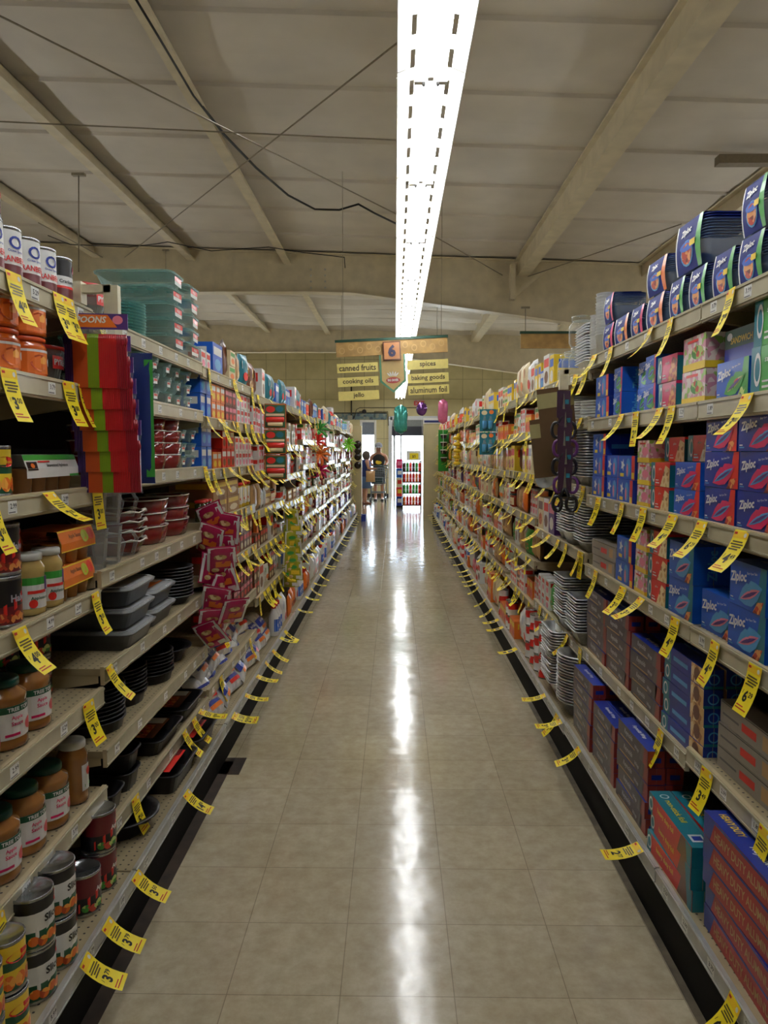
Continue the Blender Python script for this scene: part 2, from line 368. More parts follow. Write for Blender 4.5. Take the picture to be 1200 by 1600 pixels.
rod([onroof(60, 348), onroof(160, 402)], .008, 'bracing_rod', RODM, 'short thin roof rod above the white cans on the left', 'rod')
CAB = M('black_cable', (16, 15, 14), rough=.5)
rod([onroof(a, b, .22) for a, b in ((208, -10), (250, 60), (302, 148), (350, 210), (400, 262), (450, 305), (492, 327), (530, 328), (560, 319), (585, 333), (622, 351))], .013, 'black_cable', CAB, 'black cable sagging along the ceiling left of the lamps', 'cable')
rod([onroof(a, b, .25) for a, b in ((75, 368), (110, 382), (200, 386), (245, 381), (262, 378), (330, 392), (420, 386), (470, 394), (538, 402), (541, 440))], .007, 'black_cable', CAB, 'thin dark wire looping along the front of the steel frame', 'cable')
for i, (px, y0, y1, Y) in enumerate(((123, 275, 425, 6.0), (259, 392, 445, 12), (534, 440, 540, 13), (683, 480, 540, 14), (821, 482, 520, 9.0))):
    a = rp(px, y0, Y); b = rp(px, y1, Y); mm = MB().tube([a, b], .005, RODM)
    mm.box(a.x-.05, a.x+.05, a.y-.02, a.y+.02, a.z, a.z+.02, RODM)
    tag(mm.build('hanger_rod'), 'thin vertical hanger wire, %s from the left under the roof' % od(i+1), 'rod')
# far wall with door and window openings
WM = block_wall()
def wall_prism(x0, x1, z0, z1, y0=YW1, y1=YW1+.2, mat=WM, top=False, mb=None):
    m = mb or MB(); za = roofz(x0) if top else z1; zb = roofz(x1) if top else z1
    vs = [(x0, y0, z0), (x0, y1, z0), (x0, y0, za), (x0, y1, za), (x1, y0, z0), (x1, y1, z0), (x1, y0, zb), (x1, y1, zb)]
    m.add(vs, [(0, 1, 3, 2), (4, 6, 7, 5), (0, 4, 5, 1), (2, 3, 7, 6), (0, 2, 6, 4), (1, 5, 7, 3)], mat); return m
# window x -1.06..-.62 z .25..2.35 ; door x -.10..1.9 z 0..2.30
W0, W1, WZ0, WZ1 = -1.05, -.62, .35, 2.38; D0, D1, DZ = -.14, 1.95, 2.48
m = MB(); wall_prism(XW0, W0, 0, 0, top=True, mb=m); wall_prism(W1, D0, 0, 0, top=True, mb=m); wall_prism(D1, XW1, 0, 0, top=True, mb=m)
wall_prism(W0, W1, WZ1, 0, top=True, mb=m); wall_prism(W0, W1, 0, WZ0, mb=m); wall_prism(D0, D1, DZ, 0, top=True, mb=m); struct(m.build('wall_far'))
for nm, vs in (('wall_left', [(XW0, YW0, 0), (XW0, YW1, 0), (XW0, YW1, roofz(XW0)), (XW0, YW0, roofz(XW0))]), ('wall_right', [(XW1, YW1, 0), (XW1, YW0, 0), (XW1, YW0, roofz(XW1)), (XW1, YW1, roofz(XW1))])):
    m = MB(); n = 1 if nm == 'wall_right' else -1
    v2 = [(x+n*.15, y, z) for x, y, z in vs]; m.add(vs+v2, [(0, 1, 2, 3), (7, 6, 5, 4), (0, 4, 5, 1), (1, 5, 6, 2), (2, 6, 7, 3), (3, 7, 4, 0)], WM); struct(m.build(nm))
m = MB(); wall_prism(XW0, XW1, 0, 0, YW0-.15, YW0, top=True, mb=m); struct(m.build('wall_back'))
# window
o = struct(MB().box(W0, W1, YW1+.1, YW1+.115, WZ0, WZ1, GLASS).build('window_1'))
m = MB()
for a in ((W0-.04, W0+.03, WZ0-.04, WZ1+.04), (W1-.03, W1+.04, WZ0-.04, WZ1+.04)): m.box(a[0], a[1], YW1-.02, YW1+.14, a[2], a[3], WHITE)
m.box(W0, W1, YW1-.02, YW1+.14, WZ1-.03, WZ1+.04, WHITE); m.box(W0, W1, YW1-.04, YW1+.14, WZ0-.04, WZ0+.03, WHITE); m.build('window_frame', o)
MB().box(W0+.03, W1-.03, YW1+.02, YW1+.035, WZ1-.42, WZ1-.03, M('grey_roller_blind', (120, 128, 140), rough=.7)).build('roller_blind', o)
# automatic door
DF = M('white_door_frame', (205, 208, 212), rough=.35, noise=.05)
m = MB(); m.box(D0-.06, D0+.05, YW1-.04, YW1+.16, 0, DZ+.04, DF); m.box(D1-.05, D1+.06, YW1-.04, YW1+.16, 0, DZ+.04, DF); m.box(D0, D1, YW1-.04, YW1+.16, DZ-.06, DZ+.06, DF)
m.box(D0+.08, D0+.16, YW1+.02, YW1+.08, 0, 1.93, DF); m.box(D0+.3, D0+.36, YW1+.1, YW1+.14, 0, 1.93, DF); o = struct(m.build('door_1'))
MB().box(D0+.05, D1-.05, YW1-.03, YW1+.1, 2.22, DZ-.06, M('grey_transom_panel', (128, 132, 130), rough=.5)).build('transom', o)
MB().box(D0+.05, D1-.05, YW1-.08, YW1+.1, 1.93, 2.22, M('dark_door_header', (34, 38, 52), rough=.4)).build('door_header', o)
MB().box(D0+.16, D0+.3, YW1+.04, YW1+.05, .06, 1.9, GLASS).build('glass_panel', o)
struct(MB().box(XW0, D0-.06, YW1-.02, YW1, 0, .12, M('dark_vinyl_base', (40, 34, 30))).build('baseboard_far'))
m = MB(); m.box(-2.6, -.25, YW1-.03, YW1-.001, 2.43, 2.62, spotty('mural_border_print', (96, 116, 118), (130, 134, 120), 14, .6, (70, 84, 96))); m.box(-2.6, -.25, YW1-.035, YW1-.001, 2.62, 2.65, BLACK); trim(m)
PIPE = M('dark_conduit', (70, 64, 50), rough=.5, metal=.3)
def wp(px, py, d=.05): return rp(px, py, YW1-d)
tag(MB().tube([wp(549, 654), wp(549, 590), ], .025, PIPE).tube([wp(553, 654), wp(557, 640), wp(562, 637), wp(655, 637)], .012, PIPE).tube([wp(585, 652), wp(585, 643), wp(606, 643), wp(607, 665)], .012, PIPE)
    .box(-1.47, -1.33, YW1-.09, YW1-.001, 2.42, 2.56, M('junction_box_grey', (150, 146, 130))).build('electrical_conduit'), 'dark electrical conduit running over the far wall above the window', 'pipe')
q = wp(569, 643); e = empty('alarm_bell'); e.location = (q.x, YW1-.001, q.z)
MB().lathe([(.06, 0), (.07, -.03), (.02, -.05)], M('dark_bell_metal', (26, 24, 26), rough=.3), 16, axis='y').build('gong', e); MB().box(-.16, .0, -.03, -.005, -.012, .012, PIPE).build('mounting_bar', e)
tag(e, 'round dark alarm bell on the far wall left of the doorway', 'bell')
q = wp(655, 630); m = MB(); m.box(-.15, .15, -.06, 0, -.1, .1, M('exit_sign_case', (190, 150, 150), rough=.4)); o = m.build('exit_sign', None, (q.x, YW1-.001, q.z))
fr = lambda u, v, l=1: (u, -.06-E*l, v); m = MB(); m.text(fr, 'EXIT', 0, 0, .12, REDI, bold=.03); m.build('lettering', o); tag(o, 'small reddish EXIT sign high on the far wall above the doorway', 'sign')
# ------------------------------------------------------------ strip lights
REFL = M('white_reflector_enamel', (240, 240, 236), rough=.35, noise=.02)
SLOT = M('reflector_slot_dark', (60, 58, 54), rough=.7)
TB = M('fluorescent_tube_glow', (250, 252, 255), emit=TUBE, noise=0)
LW = .29
def lamp_proto(wings=True):
    e = empty('strip_light'); m = MB(); L = 1.2; hw = LW/2
    # slotted reflector: flat top, sloping wings broken by slots
    m.box(-.045, .045, 0, L, .02, .075, REFL)
    def band(x0, z0, x1, z1, y0, y1): m.add([(x0, y0, z0), (x1, y0, z1), (x1, y1, z1), (x0, y1, z0), (x0, y0, z0+.003), (x1, y0, z1+.003), (x1, y1, z1+.003), (x0, y1, z0+.003)], [(0, 1, 2, 3), (7, 6, 5, 4), (0, 4, 5, 1), (2, 6, 7, 3), (1, 5, 6, 2), (3, 7, 4, 0)], REFL)
    for s in ((-1, 1) if wings else ()):
        band(s*.04, .02, s*.068, .014, 0, L); band(s*.088, .010, s*hw, -.012, 0, L)
        n = 5; p = L/n
        for k in range(n): band(s*.068, .014, s*.088, .010, k*p-(.0), k*p+p*.42)
        m.box(min(s*hw, s*(hw-.004)), max(s*hw, s*(hw-.004)), 0, L, -.03, -.010, REFL)
    m.build('reflector', e)
    for s in (-1, 1):
        t = MB(); t.tube([(s*.05, .02, -.018), (s*.05, L-.02, -.018)], .013, TB, 8); t.build('fluorescent_tube', e)
    m = MB()
    for s in (-1, 1): m.box(s*.05-.02, s*.05+.02, -.005, .025, -.045, .02, REFL); m.lathe([(.006, -.06), (.008, -.045)], SLOT, 8, (s*.03, .0, 0))
    m.box(-.012, .012, -.01, .02, -.03, .02, REFL); m.build('lamp_holder', e)
    return Pr(e, LW, L, .1, 'light')
lp = lamp_proto(); lp2 = lamp_proto(False); LX = .15; LZ = 3.05
k = 0
for i in range(19):
    put(lp, (LX, -.35+i*1.21, LZ), 0, ('white slotted strip light, %s unit from the camera in the lit overhead row' % od(i+1)), 'strip lights over the aisle')
for x in (-4.3, 4.7):  # added unseen side rows, without reflector wings so they light the ceiling
    for i in range(20): put(lp2, (x, -1.5+i*1.22, LZ), 0, 'unseen bare strip light added to brighten the ceiling, neighbouring %s aisle' % ('left' if x < 0 else 'right'), 'added bare strip lights over the neighbouring %s aisle' % ('left' if x < 0 else 'right'))

p_ = onroof(1135, 258, .2); tag(MB().box(p_.x-.1, p_.x+.5, p_.y-.06, p_.y+.06, p_.z, p_.z+.09, M('dull_fixture_paint', (130, 118, 96), rough=.6)).build('unlit_fixture'), 'small dark unlit fixture on the ceiling above the right container packs', 'light')
# ------------------------------------------------------------ gondolas
BACKM = M('dark_backboard', (22, 17, 13), rough=.75, scale=20, noise=.3)
KICK = M('black_kick_plate', (12, 10, 9), rough=.7, spec=.15)
POST = M('slotted_upright', (60, 50, 38), rough=.5)
def gondola(side, b):
    y0, y1 = bay_y(b); s = side; e = empty('shelving_unit'); e.location = (s*BACK, (y0+y1)/2, 0)
    hl = BW/2
    def bx(m, xa, xb, *r): m.box(min(xa, xb), max(xa, xb), *r)
    m = MB(); bx(m, 0, s*.03, -hl, hl, .02, 1.9, BACKM); m.build('back_panel', e)
    m = MB(); bx(m, -s*.035, 0, -hl, -hl+.03, .02, 1.92, POST)
    for k in range(34): bx(m, -s*.0355, -s*.0345, -hl+.012, -hl+.018, .2+k*.05, .225+k*.05, BLACK)
    m.build('upright', e)
    m = MB(); bx(m, -s*(BACK-.795), -s*(BACK-.81), -hl, hl, 0, LV[side, b][-1]-.045, KICK); m.build('kick_plate', e)
    tag(e, 'dark backed shelving unit, %s bay from the camera on the %s' % (od(b), SN[side]), 'shelving unit')
PRL = {}
def price_card(m, fr, u, val):
    m.rect(fr, u-.020, u+.020, -.036, -.006, PAPERW, 1)
    if val: m.text(fr, val, u+.004, -.018, .013, INK, bold=.02, lift=2, res=1)
    m.rect(fr, u-.018, u+.012, -.034, -.031, M('grey_ink', (110, 110, 112)), 2)
def shelf(side, b, i, cards=()):
    z = LV[side, b][i]; lx = lipx(side, b, i); y0, y1 = bay_y(b); s = side; base = i == len(LV[side, b])-1
    e = empty('gondola_shelf'); e.location = (s*lx, (y0+y1)/2, z); e.rotation_euler = (0, 0, 0 if s < 0 else pi)
    # local: +X points to the aisle, origin at lip
    hl = BW/2-.004; dp = BACK-lx-.036
    m = MB(); m.box(-dp, -.012, -hl, hl, -.022, 0, PERF); m.build('deck', e)
    m = MB(); rm = RAIL if base else BEIGE; rm2 = M('clear_price_channel', (188, 180, 154), rough=.2, noise=.12, scale=9) if not base else RAIL
    m.box(-.012, 0, -hl, hl, -.05, .006, rm); m.box(0, .004, -hl, hl, -.044, -.040, rm2); m.box(0, .004, -hl, hl, -.003, .003, rm2); m.box(0, .0012, -hl, hl, -.040, -.003, rm2)
    m.build('price_rail', e)
    if b <= 3:
        rnd = random.Random(b*31+i*7+(s > 0)*3); u = -hl+.08
        while u < hl-.05:
            m = MB(); price_card(m, lambda a, c, l=1: (.0014+.0004*l, a, c), u, rnd.choice(['3.99', '4.99', '2.99', '1.89', '3.79', '5.29', '2.09'])); m.build('price_card', e); u += rnd.uniform(.14, .3)
    if not base:
        for q in (-hl+.004, hl-.004):
            m = MB(); m.add([(-.02, q-.0015, -.022), (-dp, q-.0015, -.022), (-dp, q-.0015, -.11), (-.02, q-.0015, -.045), (-.02, q+.0015, -.022), (-dp, q+.0015, -.022), (-dp, q+.0015, -.11), (-.02, q+.0015, -.045)],
                            [(0, 1, 2, 3), (7, 6, 5, 4), (0, 4, 5, 1), (1, 5, 6, 2), (2, 6, 7, 3), (3, 7, 4, 0)], BEIGE); m.build('bracket', e)
    tag(e, 'beige metal shelf, %s level of the %s bay on the %s' % (shn(side, b, i), od(b), SN[side]), 'shelf', 'gondola shelves')
for sd in (-1, 1):
    for b in range(1, NB+1):
        gondola(sd, b)
        for i in range(len(LV[sd, b])): shelf(sd, b, i)
# end panels
yE = bay_y(NB)[1]
CREAM = M('cream_panel_paint', (196, 186, 144), rough=.5, noise=.08, scale=4)
m = MB(); m.box(-1.9, -.70, yE+.02, yE+.30, 0, 1.98, CREAM); o = m.build('end_panel', None); tag(o, 'cream painted end panel closing the left shelving run', 'panel')
m = MB(); m.box(.60, 1.9, yE+.02, yE+.3, 0, 2.02, CREAM); o = m.build('end_panel'); tag(o, 'cream painted end panel closing the right shelving run', 'panel')
MB().box(.60, 1.9, yE+.0, yE+.32, 2.02, 2.14, WHITE).box(.61, 1.88, yE-.004, yE+.1, 2.045, 2.09, M('navy_stripe', (30, 44, 110))).build('panel_cap', o)
for k, (py) in enumerate((694, 704, 714, 727)):
    q = rp(559, py, yE-.02); m = MB(); m.lathe([(.005, .06), (.05, .045), (.072, .015), (.075, 0), (.03, -.01)], [M('dark_round_shell', (36, 26, 24), rough=.25, coat=.5)], 14, axis='y')
    o = m.build('measuring_cup', None, (q.x, yE+.02-.02, q.z), 0); MB().lathe([(.05, .02), (.053, .035)], REDI if k < 3 else RAIL, 14, axis='y').build('rim', o)
    tag(o, 'dark round cup hooked on the left end panel, %s from the top' % od(k+1), 'cup')

# ------------------------------------------------------------ yellow price tags
TP = {}
def curlpath(curl, L, n=6):
    a0, a1 = curl; x = z = 0; pts = [(0, 0, a0)]
    for k in range(n):
        a = a0+(a1-a0)*(k+.5)/n; x += sin(a)*L/n; z -= cos(a)*L/n; pts.append((x, z, a0+(a1-a0)*(k+1)/n))
    return pts
CURLS = [(R(5), R(30)), (R(15), R(55)), (R(35), R(75)), (R(60), R(95)), (R(2), R(8)), (R(70), R(60))]
def tag_fr(curl, L, n=6):
    P = curlpath(curl, L, n)
    def fr(u, v, l=1):
        t = min(max(-v/L, 0), 1)*n; k = min(int(t), n-1); q = t-k; a = P[k][2]+(P[k+1][2]-P[k][2])*q
        x = P[k][0]+(P[k+1][0]-P[k][0])*q; z = P[k][1]+(P[k+1][1]-P[k][1])*q
        return (x+cos(a)*E*.5*l, u, z+sin(a)*E*.5*l)
    return fr
TW, TL = .062, .125
def tag_proto(val, c, lod):
    key = (val if lod == 0 else '', c, lod)
    if key in TP: return TP[key]
    n = 6; fr = tag_fr(CURLS[c], TL, n); m = MB(); hw = TW/2
    for side_ in (1, -1):
        for k in range(n):
            a, b = -TL*k/n, -TL*(k+1)/n; q = [(-hw, b), (hw, b), (hw, a), (-hw, a)]
            if side_ < 0: q = q[::-1]
            m.decal(fr, q, YEL, 0 if side_ > 0 else -.6)
    if lod == 0:
        m.rect(fr, -hw, hw, -.022, -.004, YELD, 1); m.rect(fr, -hw+.004, -hw+.016, -.012, -.006, REDI, 2); m.ell(fr, hw-.012, -.012, .006, .006, PAPERW, 2, 8)
        for j, (a, b) in enumerate(((-.022, .020), (-.026, .026), (-.018, .022), (-.024, .014))): m.rect(fr, a, b, -.033-j*.007, -.029-j*.007, M('faded_ink', (92, 76, 30)), 2)
        d, c2 = val.split('.'); m.text(fr, d, -.006, -.080, .030, INK, bold=.035, lift=2); m.text(fr, c2, .014, -.073, .014, INK, bold=.02, lift=2)
        m.text(fr, '/' , -.021, -.072, .010, INK, lift=2)
        m.rect(fr, -.026, .004, -.108, -.105, REDI, 2); m.rect(fr, -.026, .022, -.115, -.112, REDI, 2)
    else:
        m.rect(fr, -.020, .020, -.060, -.03, M('faded_ink', (92, 76, 30)), 1); m.rect(fr, -.014, .012, -.092, -.07, INK, 1)
    o = m.build('price_tag'); TP[key] = Pr(o, TW, .05, TL, 'price tag'); return TP[key]
TAGS = []   # (dist, side, bay, level, Y, val, curl)
def ytag(side, b, i, px, val='3.00', c=0):
    lx = lipx(side, b, i); z = LV[side, b][i]; TAGS.append((Yp(px, lx, z), side, i, val, c))
HT = {(-1, 0): [(12, '4.00', 0), (84, '3.00', 0), (100, '3.00', 0), (150, '2.50', 0)],
 (-1, 1): [(4, '3.00', 0), (100, '3.00', 0), (124, '3.00', 0)],
 (-1, 2): [(68, '2.00', 2), (146, '3.00', 4), (-22, '3.00', 0), (318, '5.00', 0)],
 (-1, 3): [(22, '4.00', 1), (143, '3.00', 0)],
 (-1, 4): [(132, '3.00', 0), (166, '1.00', 1)],
 (-1, 5): [(-12, '3.00', 0), (344, '3.00', 0)],
 (-1, 6): [(207, '5.00', 0), (300, '4.00', 1), (285, '5.00', 1), (309, '1.00', 3), (343, '2.00', 0), (389, '3.00', 0), (416, '3.00', 1)],
 (1, 0): [(1142, '3.98', 0), (1048, '3.79', 0), (1018, '3.79', 1), (955, '3.00', 0), (930, '3.00', 1), (901, '3.00', 0), (884, '2.50', 1)],
 (1, 1): [(1168, '3.00', 1), (1050, '3.00', 0), (1032, '3.29', 1), (994, '2.99', 4), (972, '3.00', 1)],
 (1, 2): [(1160, '4.49', 1), (1098, '6.29', 1), (1053, '4.49', 1), (1006, '6.99', 0), (973, '4.00', 0), (936, '3.00', 0), (912, '3.00', 0)],
 (1, 3): [(1180, '6.29', 0), (1118, '4.49', 0), (1056, '4.49', 0), (1004, '3.29', 2), (975, '3.00', 1), (932, '3.00', 0), (905, '3.00', 0)],
 (1, 4): [(1034, '4.00', 0), (1106, '3.49', 0), (1196, '6.99', 0)],
}
for (sd, i), L_ in HT.items():
    for px, v, c in L_: TAGS.append((Yp(px, LIP, LV[sd, 1][min(i, 5)] if i < 6 or sd > 0 else .30), sd, i, v, c))
for px, v, c in ((207, '3.50', 2), (160, '3.79', 2), (125, '3.79', 2), (287, '14.00', 2), (363, '1.00', 3), (437, '1.00', 3)): TAGS.append((Yp(px, LIPB, .17), -1, 99, v, c))
for px, v, c in ((907, '3.00', 2), (1002, '2.77', 3), (1150, '6.99', 1), (872, '1.00', 1)): TAGS.append((Yp(px, LIPB, .18), 1, 99, v, c))
rt = random.Random(5)
for sd in (-1, 1):
    for b in range(3, NB+1):
        for i in range(len(LV[sd, b])):
            y0, y1 = bay_y(b); 
            if b == 3 and sd == -1 and i in (5, 6): continue
            dens = .17 if b < 7 else .26
            if i == 0: dens *= 2.2
            if i == len(LV[sd, b])-1: dens *= 2.4
            if b == 3 and sd > 0 : dens *= 1.7
            y = y0+rt.uniform(.03, .15)
            while y < y1-.04:
                TAGS.append((y, sd, i if i < len(LV[sd, b])-1 else 99, rt.choice(['3.00', '2.50', '5.00', '1.00', '3.99']), rt.choice([0, 0, 1, 1, 2, 4]) if i < len(LV[sd, b])-1 else rt.choice([3, 3, 2]))); y += rt.uniform(.5, 1.5)*dens
TAGS.sort(key=lambda t: t[0])
cnt = {}; rest = MB(); nput = 0
for (y, sd, i, v, c) in TAGS:
    b = min(max(int((y-B0)/BW)+1, 1), NB); LVb = LV[sd, b]
    j = len(LVb)-1 if i == 99 else min(i, len(LVb)-2); z = LVb[j]; lx = lipx(sd, b, j)
    if nput < 300:
        k = (sd, b, j); cnt[k] = cnt.get(k, 0)+1; nput += 1
        p = tag_proto(v, c, 0 if y < 4.7 else 1)
        big = ('reading %s, ' % v) if y < 3.4 else ''
        put(p, (sd*(lx-.0055), y, z+.004), (0 if sd < 0 else pi)+rt.uniform(-.12, .12), 'yellow price tag %s%s along the %s shelf lip, %s %s bay' % (big, od(cnt[k]), shn(sd, b, j), SN[sd], od(b)), 'yellow price tags')
    else:
        fr0 = tag_fr(CURLS[c], TL, 3); s_ = -sd
        fr = lambda u, vv, l=1: (lambda p: (sd*(lx-.0055)+s_*p[0], y+s_*p[1], z+.004+p[2]))(fr0(u, vv, l))
        for q in range(3):
            a, b2 = -TL*q/3, -TL*(q+1)/3
            rest.decal(fr, [(-TW/2, b2), (TW/2, b2), (TW/2, a), (-TW/2, a)], YEL, 0)
        rest.rect(fr, -.014, .012, -.092, -.07, INK, 1)
if rest.v: tag(rest.build('price_tag'), 'many small yellow price tags fringing the farthest shelf edges', 'price tag', kind='stuff')
# ------------------------------------------------------------ goods: kinds
C = lambda n, r, g, b, **k: M(n, (r, g, b), **({'rough': .4, 'coat': .25, 'noise': .05}|k))
NAVY = C('print_navy', 18, 48, 150); BLUE = C('print_blue', 22, 92, 200); TEAL = C('print_teal', 22, 120, 138); SKY = C('print_sky', 80, 160, 215)
RED = C('print_red', 224, 42, 34); MAG = C('print_magenta', 216, 22, 96); PINK = C('print_pink', 235, 130, 160); GREEN = C('print_green', 60, 160, 60); DGREEN = C('print_dark_green', 18, 84, 54)
ORANGE = C('print_orange', 235, 120, 40); YELLOW = C('print_yellow', 240, 205, 50); WHT = C('print_white', 232, 232, 230); CRM = C('print_cream', 232, 216, 176); BRN = C('print_brown', 110, 60, 34)
GREY = C('print_grey', 92, 88, 92); DARK = C('print_black', 24, 22, 24); PURP = C('print_purple', 84, 48, 130); MAROON = C('print_maroon', 110, 22, 30); TAN = C('print_tan', 190, 150, 100)
FOOD = spotty('food_print_red', (190, 60, 36), (226, 150, 80), 70, .4, (120, 40, 24), .2); BREAD = spotty('food_print_bread', (214, 170, 110), (236, 210, 160), 60, .4, (170, 110, 60), .2)
VEG = spotty('food_print_green', (60, 140, 50), (190, 210, 120), 60, .4, (200, 70, 50), .2); FLOW = spotty('food_print_pale', (236, 220, 214), (214, 150, 170), 60, .4, (150, 190, 90), .2)
KFT = C('kraft_cardboard', 168, 128, 84, rough=.7, coat=0)
STEEL = M('tin_can_metal', (170, 172, 174), rough=.25, metal=.9, noise=.1)
FOIL = M('foil_pan_aluminium', (222, 224, 228), rough=.3, metal=.75, noise=.15, scale=40, bump=.15)
DPAN = M('dark_nonstick_metal', (38, 37, 38), rough=.35, metal=.4, noise=.2); GPAN = M('grey_nonstick_metal', (92, 94, 98), rough=.35, metal=.5, noise=.15)
CER = M('red_glazed_ceramic', (120, 18, 18), rough=.15, coat=.6, noise=.1); CERW = M('white_glazed_rim', (225, 215, 205), rough=.2, coat=.4)
SAUCE = M('apple_sauce_in_jar', (150, 98, 44), rough=.12, coat=.7, noise=.1); SAUCE2 = M('pale_apple_sauce', (196, 168, 100), rough=.12, coat=.7, noise=.1)
GLID = M('green_jar_lid', (14, 74, 62), rough=.35); WLID = M('white_jar_lid', (222, 222, 216), rough=.35)
TUBP = glassy('blue_tinted_tub', (120, 150, 190), .5, .2); BLID = M('blue_tub_lid', (20, 44, 140), rough=.3, coat=.3)
def lipsart(m, fr, cu, cv, a, b, rot, c1=MAG, c2=SKY, l=2):
    def T(P, k=1): return [(cu+(x*a*cos(rot)-y*b*sin(rot)), cv+(x*a*sin(rot)+y*b*cos(rot))) for x, y in P]
    out = [(-1, 0), (-.55, .55), (-.15, .75), (0, .62), (.2, .78), (.6, .5), (1, .05), (.5, -.55), (0, -.75), (-.5, -.5)]
    m.decal(fr, T(out)[::-1], c1, l); m.decal(fr, T([(x*.84, y*.34-.02) for x, y in out])[::-1], c2, l+1); m.decal(fr, T([(x*.66, y*.16-.03) for x, y in out])[::-1], PURP, l+2)
def carton(name, w_, d, h, mat, art=None, top=None, side_=None, bev=True):
    m = MB(); x1 = d/2
    m.box(-x1, x1, -w_/2, w_/2, 0, h, mat, top=top, ysd=side_)
    if bev:
        fl = M('carton_fold_line', (150, 145, 135), rough=.7)
        m.rect(Ft(h), -w_/2, w_/2, x1-.006, x1-.005, fl, 1); m.rect(Fn(-w_/2), -.001, .001, 0, h, fl, 1); m.rect(Fp(w_/2), -.001, .001, 0, h, fl, 1)
    if art: art(m, Ff(x1), Fp(w_/2), Fn(-w_/2), Ft(h), w_, d, h)
    return Pr(m.build(name), w_, d, h, 'box')
def zip_art(lip1=MAG, lip2=SKY, end=RED, food=FOOD):
    def f(m, F_, P, N_, T_, w_, d, h):
        m.decal(F_, [(w_*.22, 0), (w_*.5, 0), (w_*.5, h), (w_*.36, h)], end, 1); m.decal(F_, [(w_*.18, 0), (w_*.36, 0), (w_*.46, h*.3), (w_*.3, h*.25)], food, 2)
        lipsart(m, F_, w_*.10, h*.36, w_*.34, h*.36, .35, lip1, lip2, 3)
        m.text(F_, 'Ziploc', -w_*.22, h*.64, h*.30, WHT, w_*.5, bold=.035, shear=.2, rot=.12, lift=6)
        m.text(F_, 'Easy Open Tabs', w_*.16, h*.82, h*.07, WHT, w_*.36, bold=.01, shear=.2, rot=.1, lift=6, res=1)
        m.rect(F_, -w_*.46, -w_*.34, h*.08, h*.11, SKY, 2); m.rect(F_, -w_*.46, -w_*.38, h*.14, h*.17, WHT, 2)
        m.text(P, 'Ziploc', 0, h*.5, d*.32, SKY, h*.8, bold=.03, rot=pi/2, lift=2)
        m.text(T_, 'Ziploc', 0, 0, d*.3, WHT, w_*.6, bold=.03, lift=2)
    return f
def ring_art(main, food, word, wcol=WHT):
    def f(m, F_, P, N_, T_, w_, d, h):
        m.rect(F_, -w_*.5, -w_*.28, 0, h, TEAL, 1); m.ring(F_, -w_*.34, h*.52, w_*.085, h*.36, .3, WHT, 2)
        m.text(F_, word, w_*.02, h*.72, h*.13, wcol, w_*.4, bold=.01, lift=2, res=1)
        m.decal(F_, [(w_*.02, 0), (w_*.5, 0), (w_*.5, h*.75), (w_*.28, h*.9)], food, 1); m.rect(F_, -w_*.22, -w_*.02, h*.12, h*.17, WHT, 2); m.rect(F_, -w_*.22, -w_*.06, h*.24, h*.28, WHT, 2)
        m.rect(P, -d/2, d/2, 0, h, TEAL, 1); m.ring(P, 0, h*.5, min(d, h)*.36, min(d, h)*.36, .28, WHT, 2); m.rect(P, -d/2, d/2, h*.9, h, main, 2)
        m.ring(T_, -w_*.34, 0, w_*.07, d*.3, .3, WHT, 2)
    return f
P_zred = carton('bag_box', .205, .12, .098, NAVY, zip_art()); P_zred2 = carton('bag_box', .185, .12, .082, BLUE, zip_art())
P_zblue = carton('bag_box', .20, .12, .115, BLUE, zip_art(SKY, PINK, TEAL)); 
P_zgrn = carton('bag_box', .19, .12, .10, BLUE, zip_art(GREEN, VEG, GREEN, VEG)); P_zpk = carton('bag_box', .11, .12, .095, BLUE, zip_art(GREEN, SKY, MAG, VEG))
P_rred = carton('bag_box', .17, .12, .080, RED, ring_art(RED, BREAD, 'gallon')); P_rgrn = carton('bag_box', .20, .12, .115, GREEN, ring_art(GREEN, FOOD, 'sandwich'))
P_rmag = carton('bag_box', .16, .12, .085, MAG, ring_art(MAG, FOOD, 'snack'))
def star_art(m, F_, P, N_, T_, w_, d, h):
    pts = []
    for k in range(10): r_ = (.30 if k % 2 == 0 else .13)*h; pts.append((-w_*.2+r_*cos(k*pi/5), h*.6+r_*sin(k*pi/5)))
    m.decal(F_, pts, WHT, 2); m.rect(F_, w_*.32, w_*.5, 0, h, RED, 1); m.rect(F_, w_*.34, w_*.48, h*.05, h*.3, YELLOW, 2); m.ell(F_, w_*.12, h*.5, w_*.13, h*.4, SKY, 1); m.ell(F_, w_*.08, h*.4, w_*.05, h*.28, PINK, 2)
    m.rect(F_, -w_*.35, -w_*.12, h*.1, h*.25, YELLOW, 2); m.rect(P, -d/2, d/2, 0, h, NAVY, 1); m.rect(P, -d*.3, d*.3, h*.3, h*.5, SKY, 2)
P_star = carton('bag_box', .20, .12, .09, BLUE, star_art)
def pale_art(c1, c2):
    def f(m, F_, P, N_, T_, w_, d, h):
        m.ell(F_, w_*.15, h*.5, w_*.26, h*.2, c1, 1); m.rect(F_, -w_*.5, w_*.5, 0, h*.22, c2, 1); m.rect(F_, -w_*.3, w_*.2, h*.82, h*.9, RED, 2); m.rect(P, -d/2, d/2, 0, h*.2, c2, 1)
    return f
P_pink = carton('bag_box', .12, .12, .078, FLOW, pale_art(PINK, YELLOW)); P_flow = carton('bag_box', .17, .12, .10, FLOW, pale_art(VEG, YELLOW))
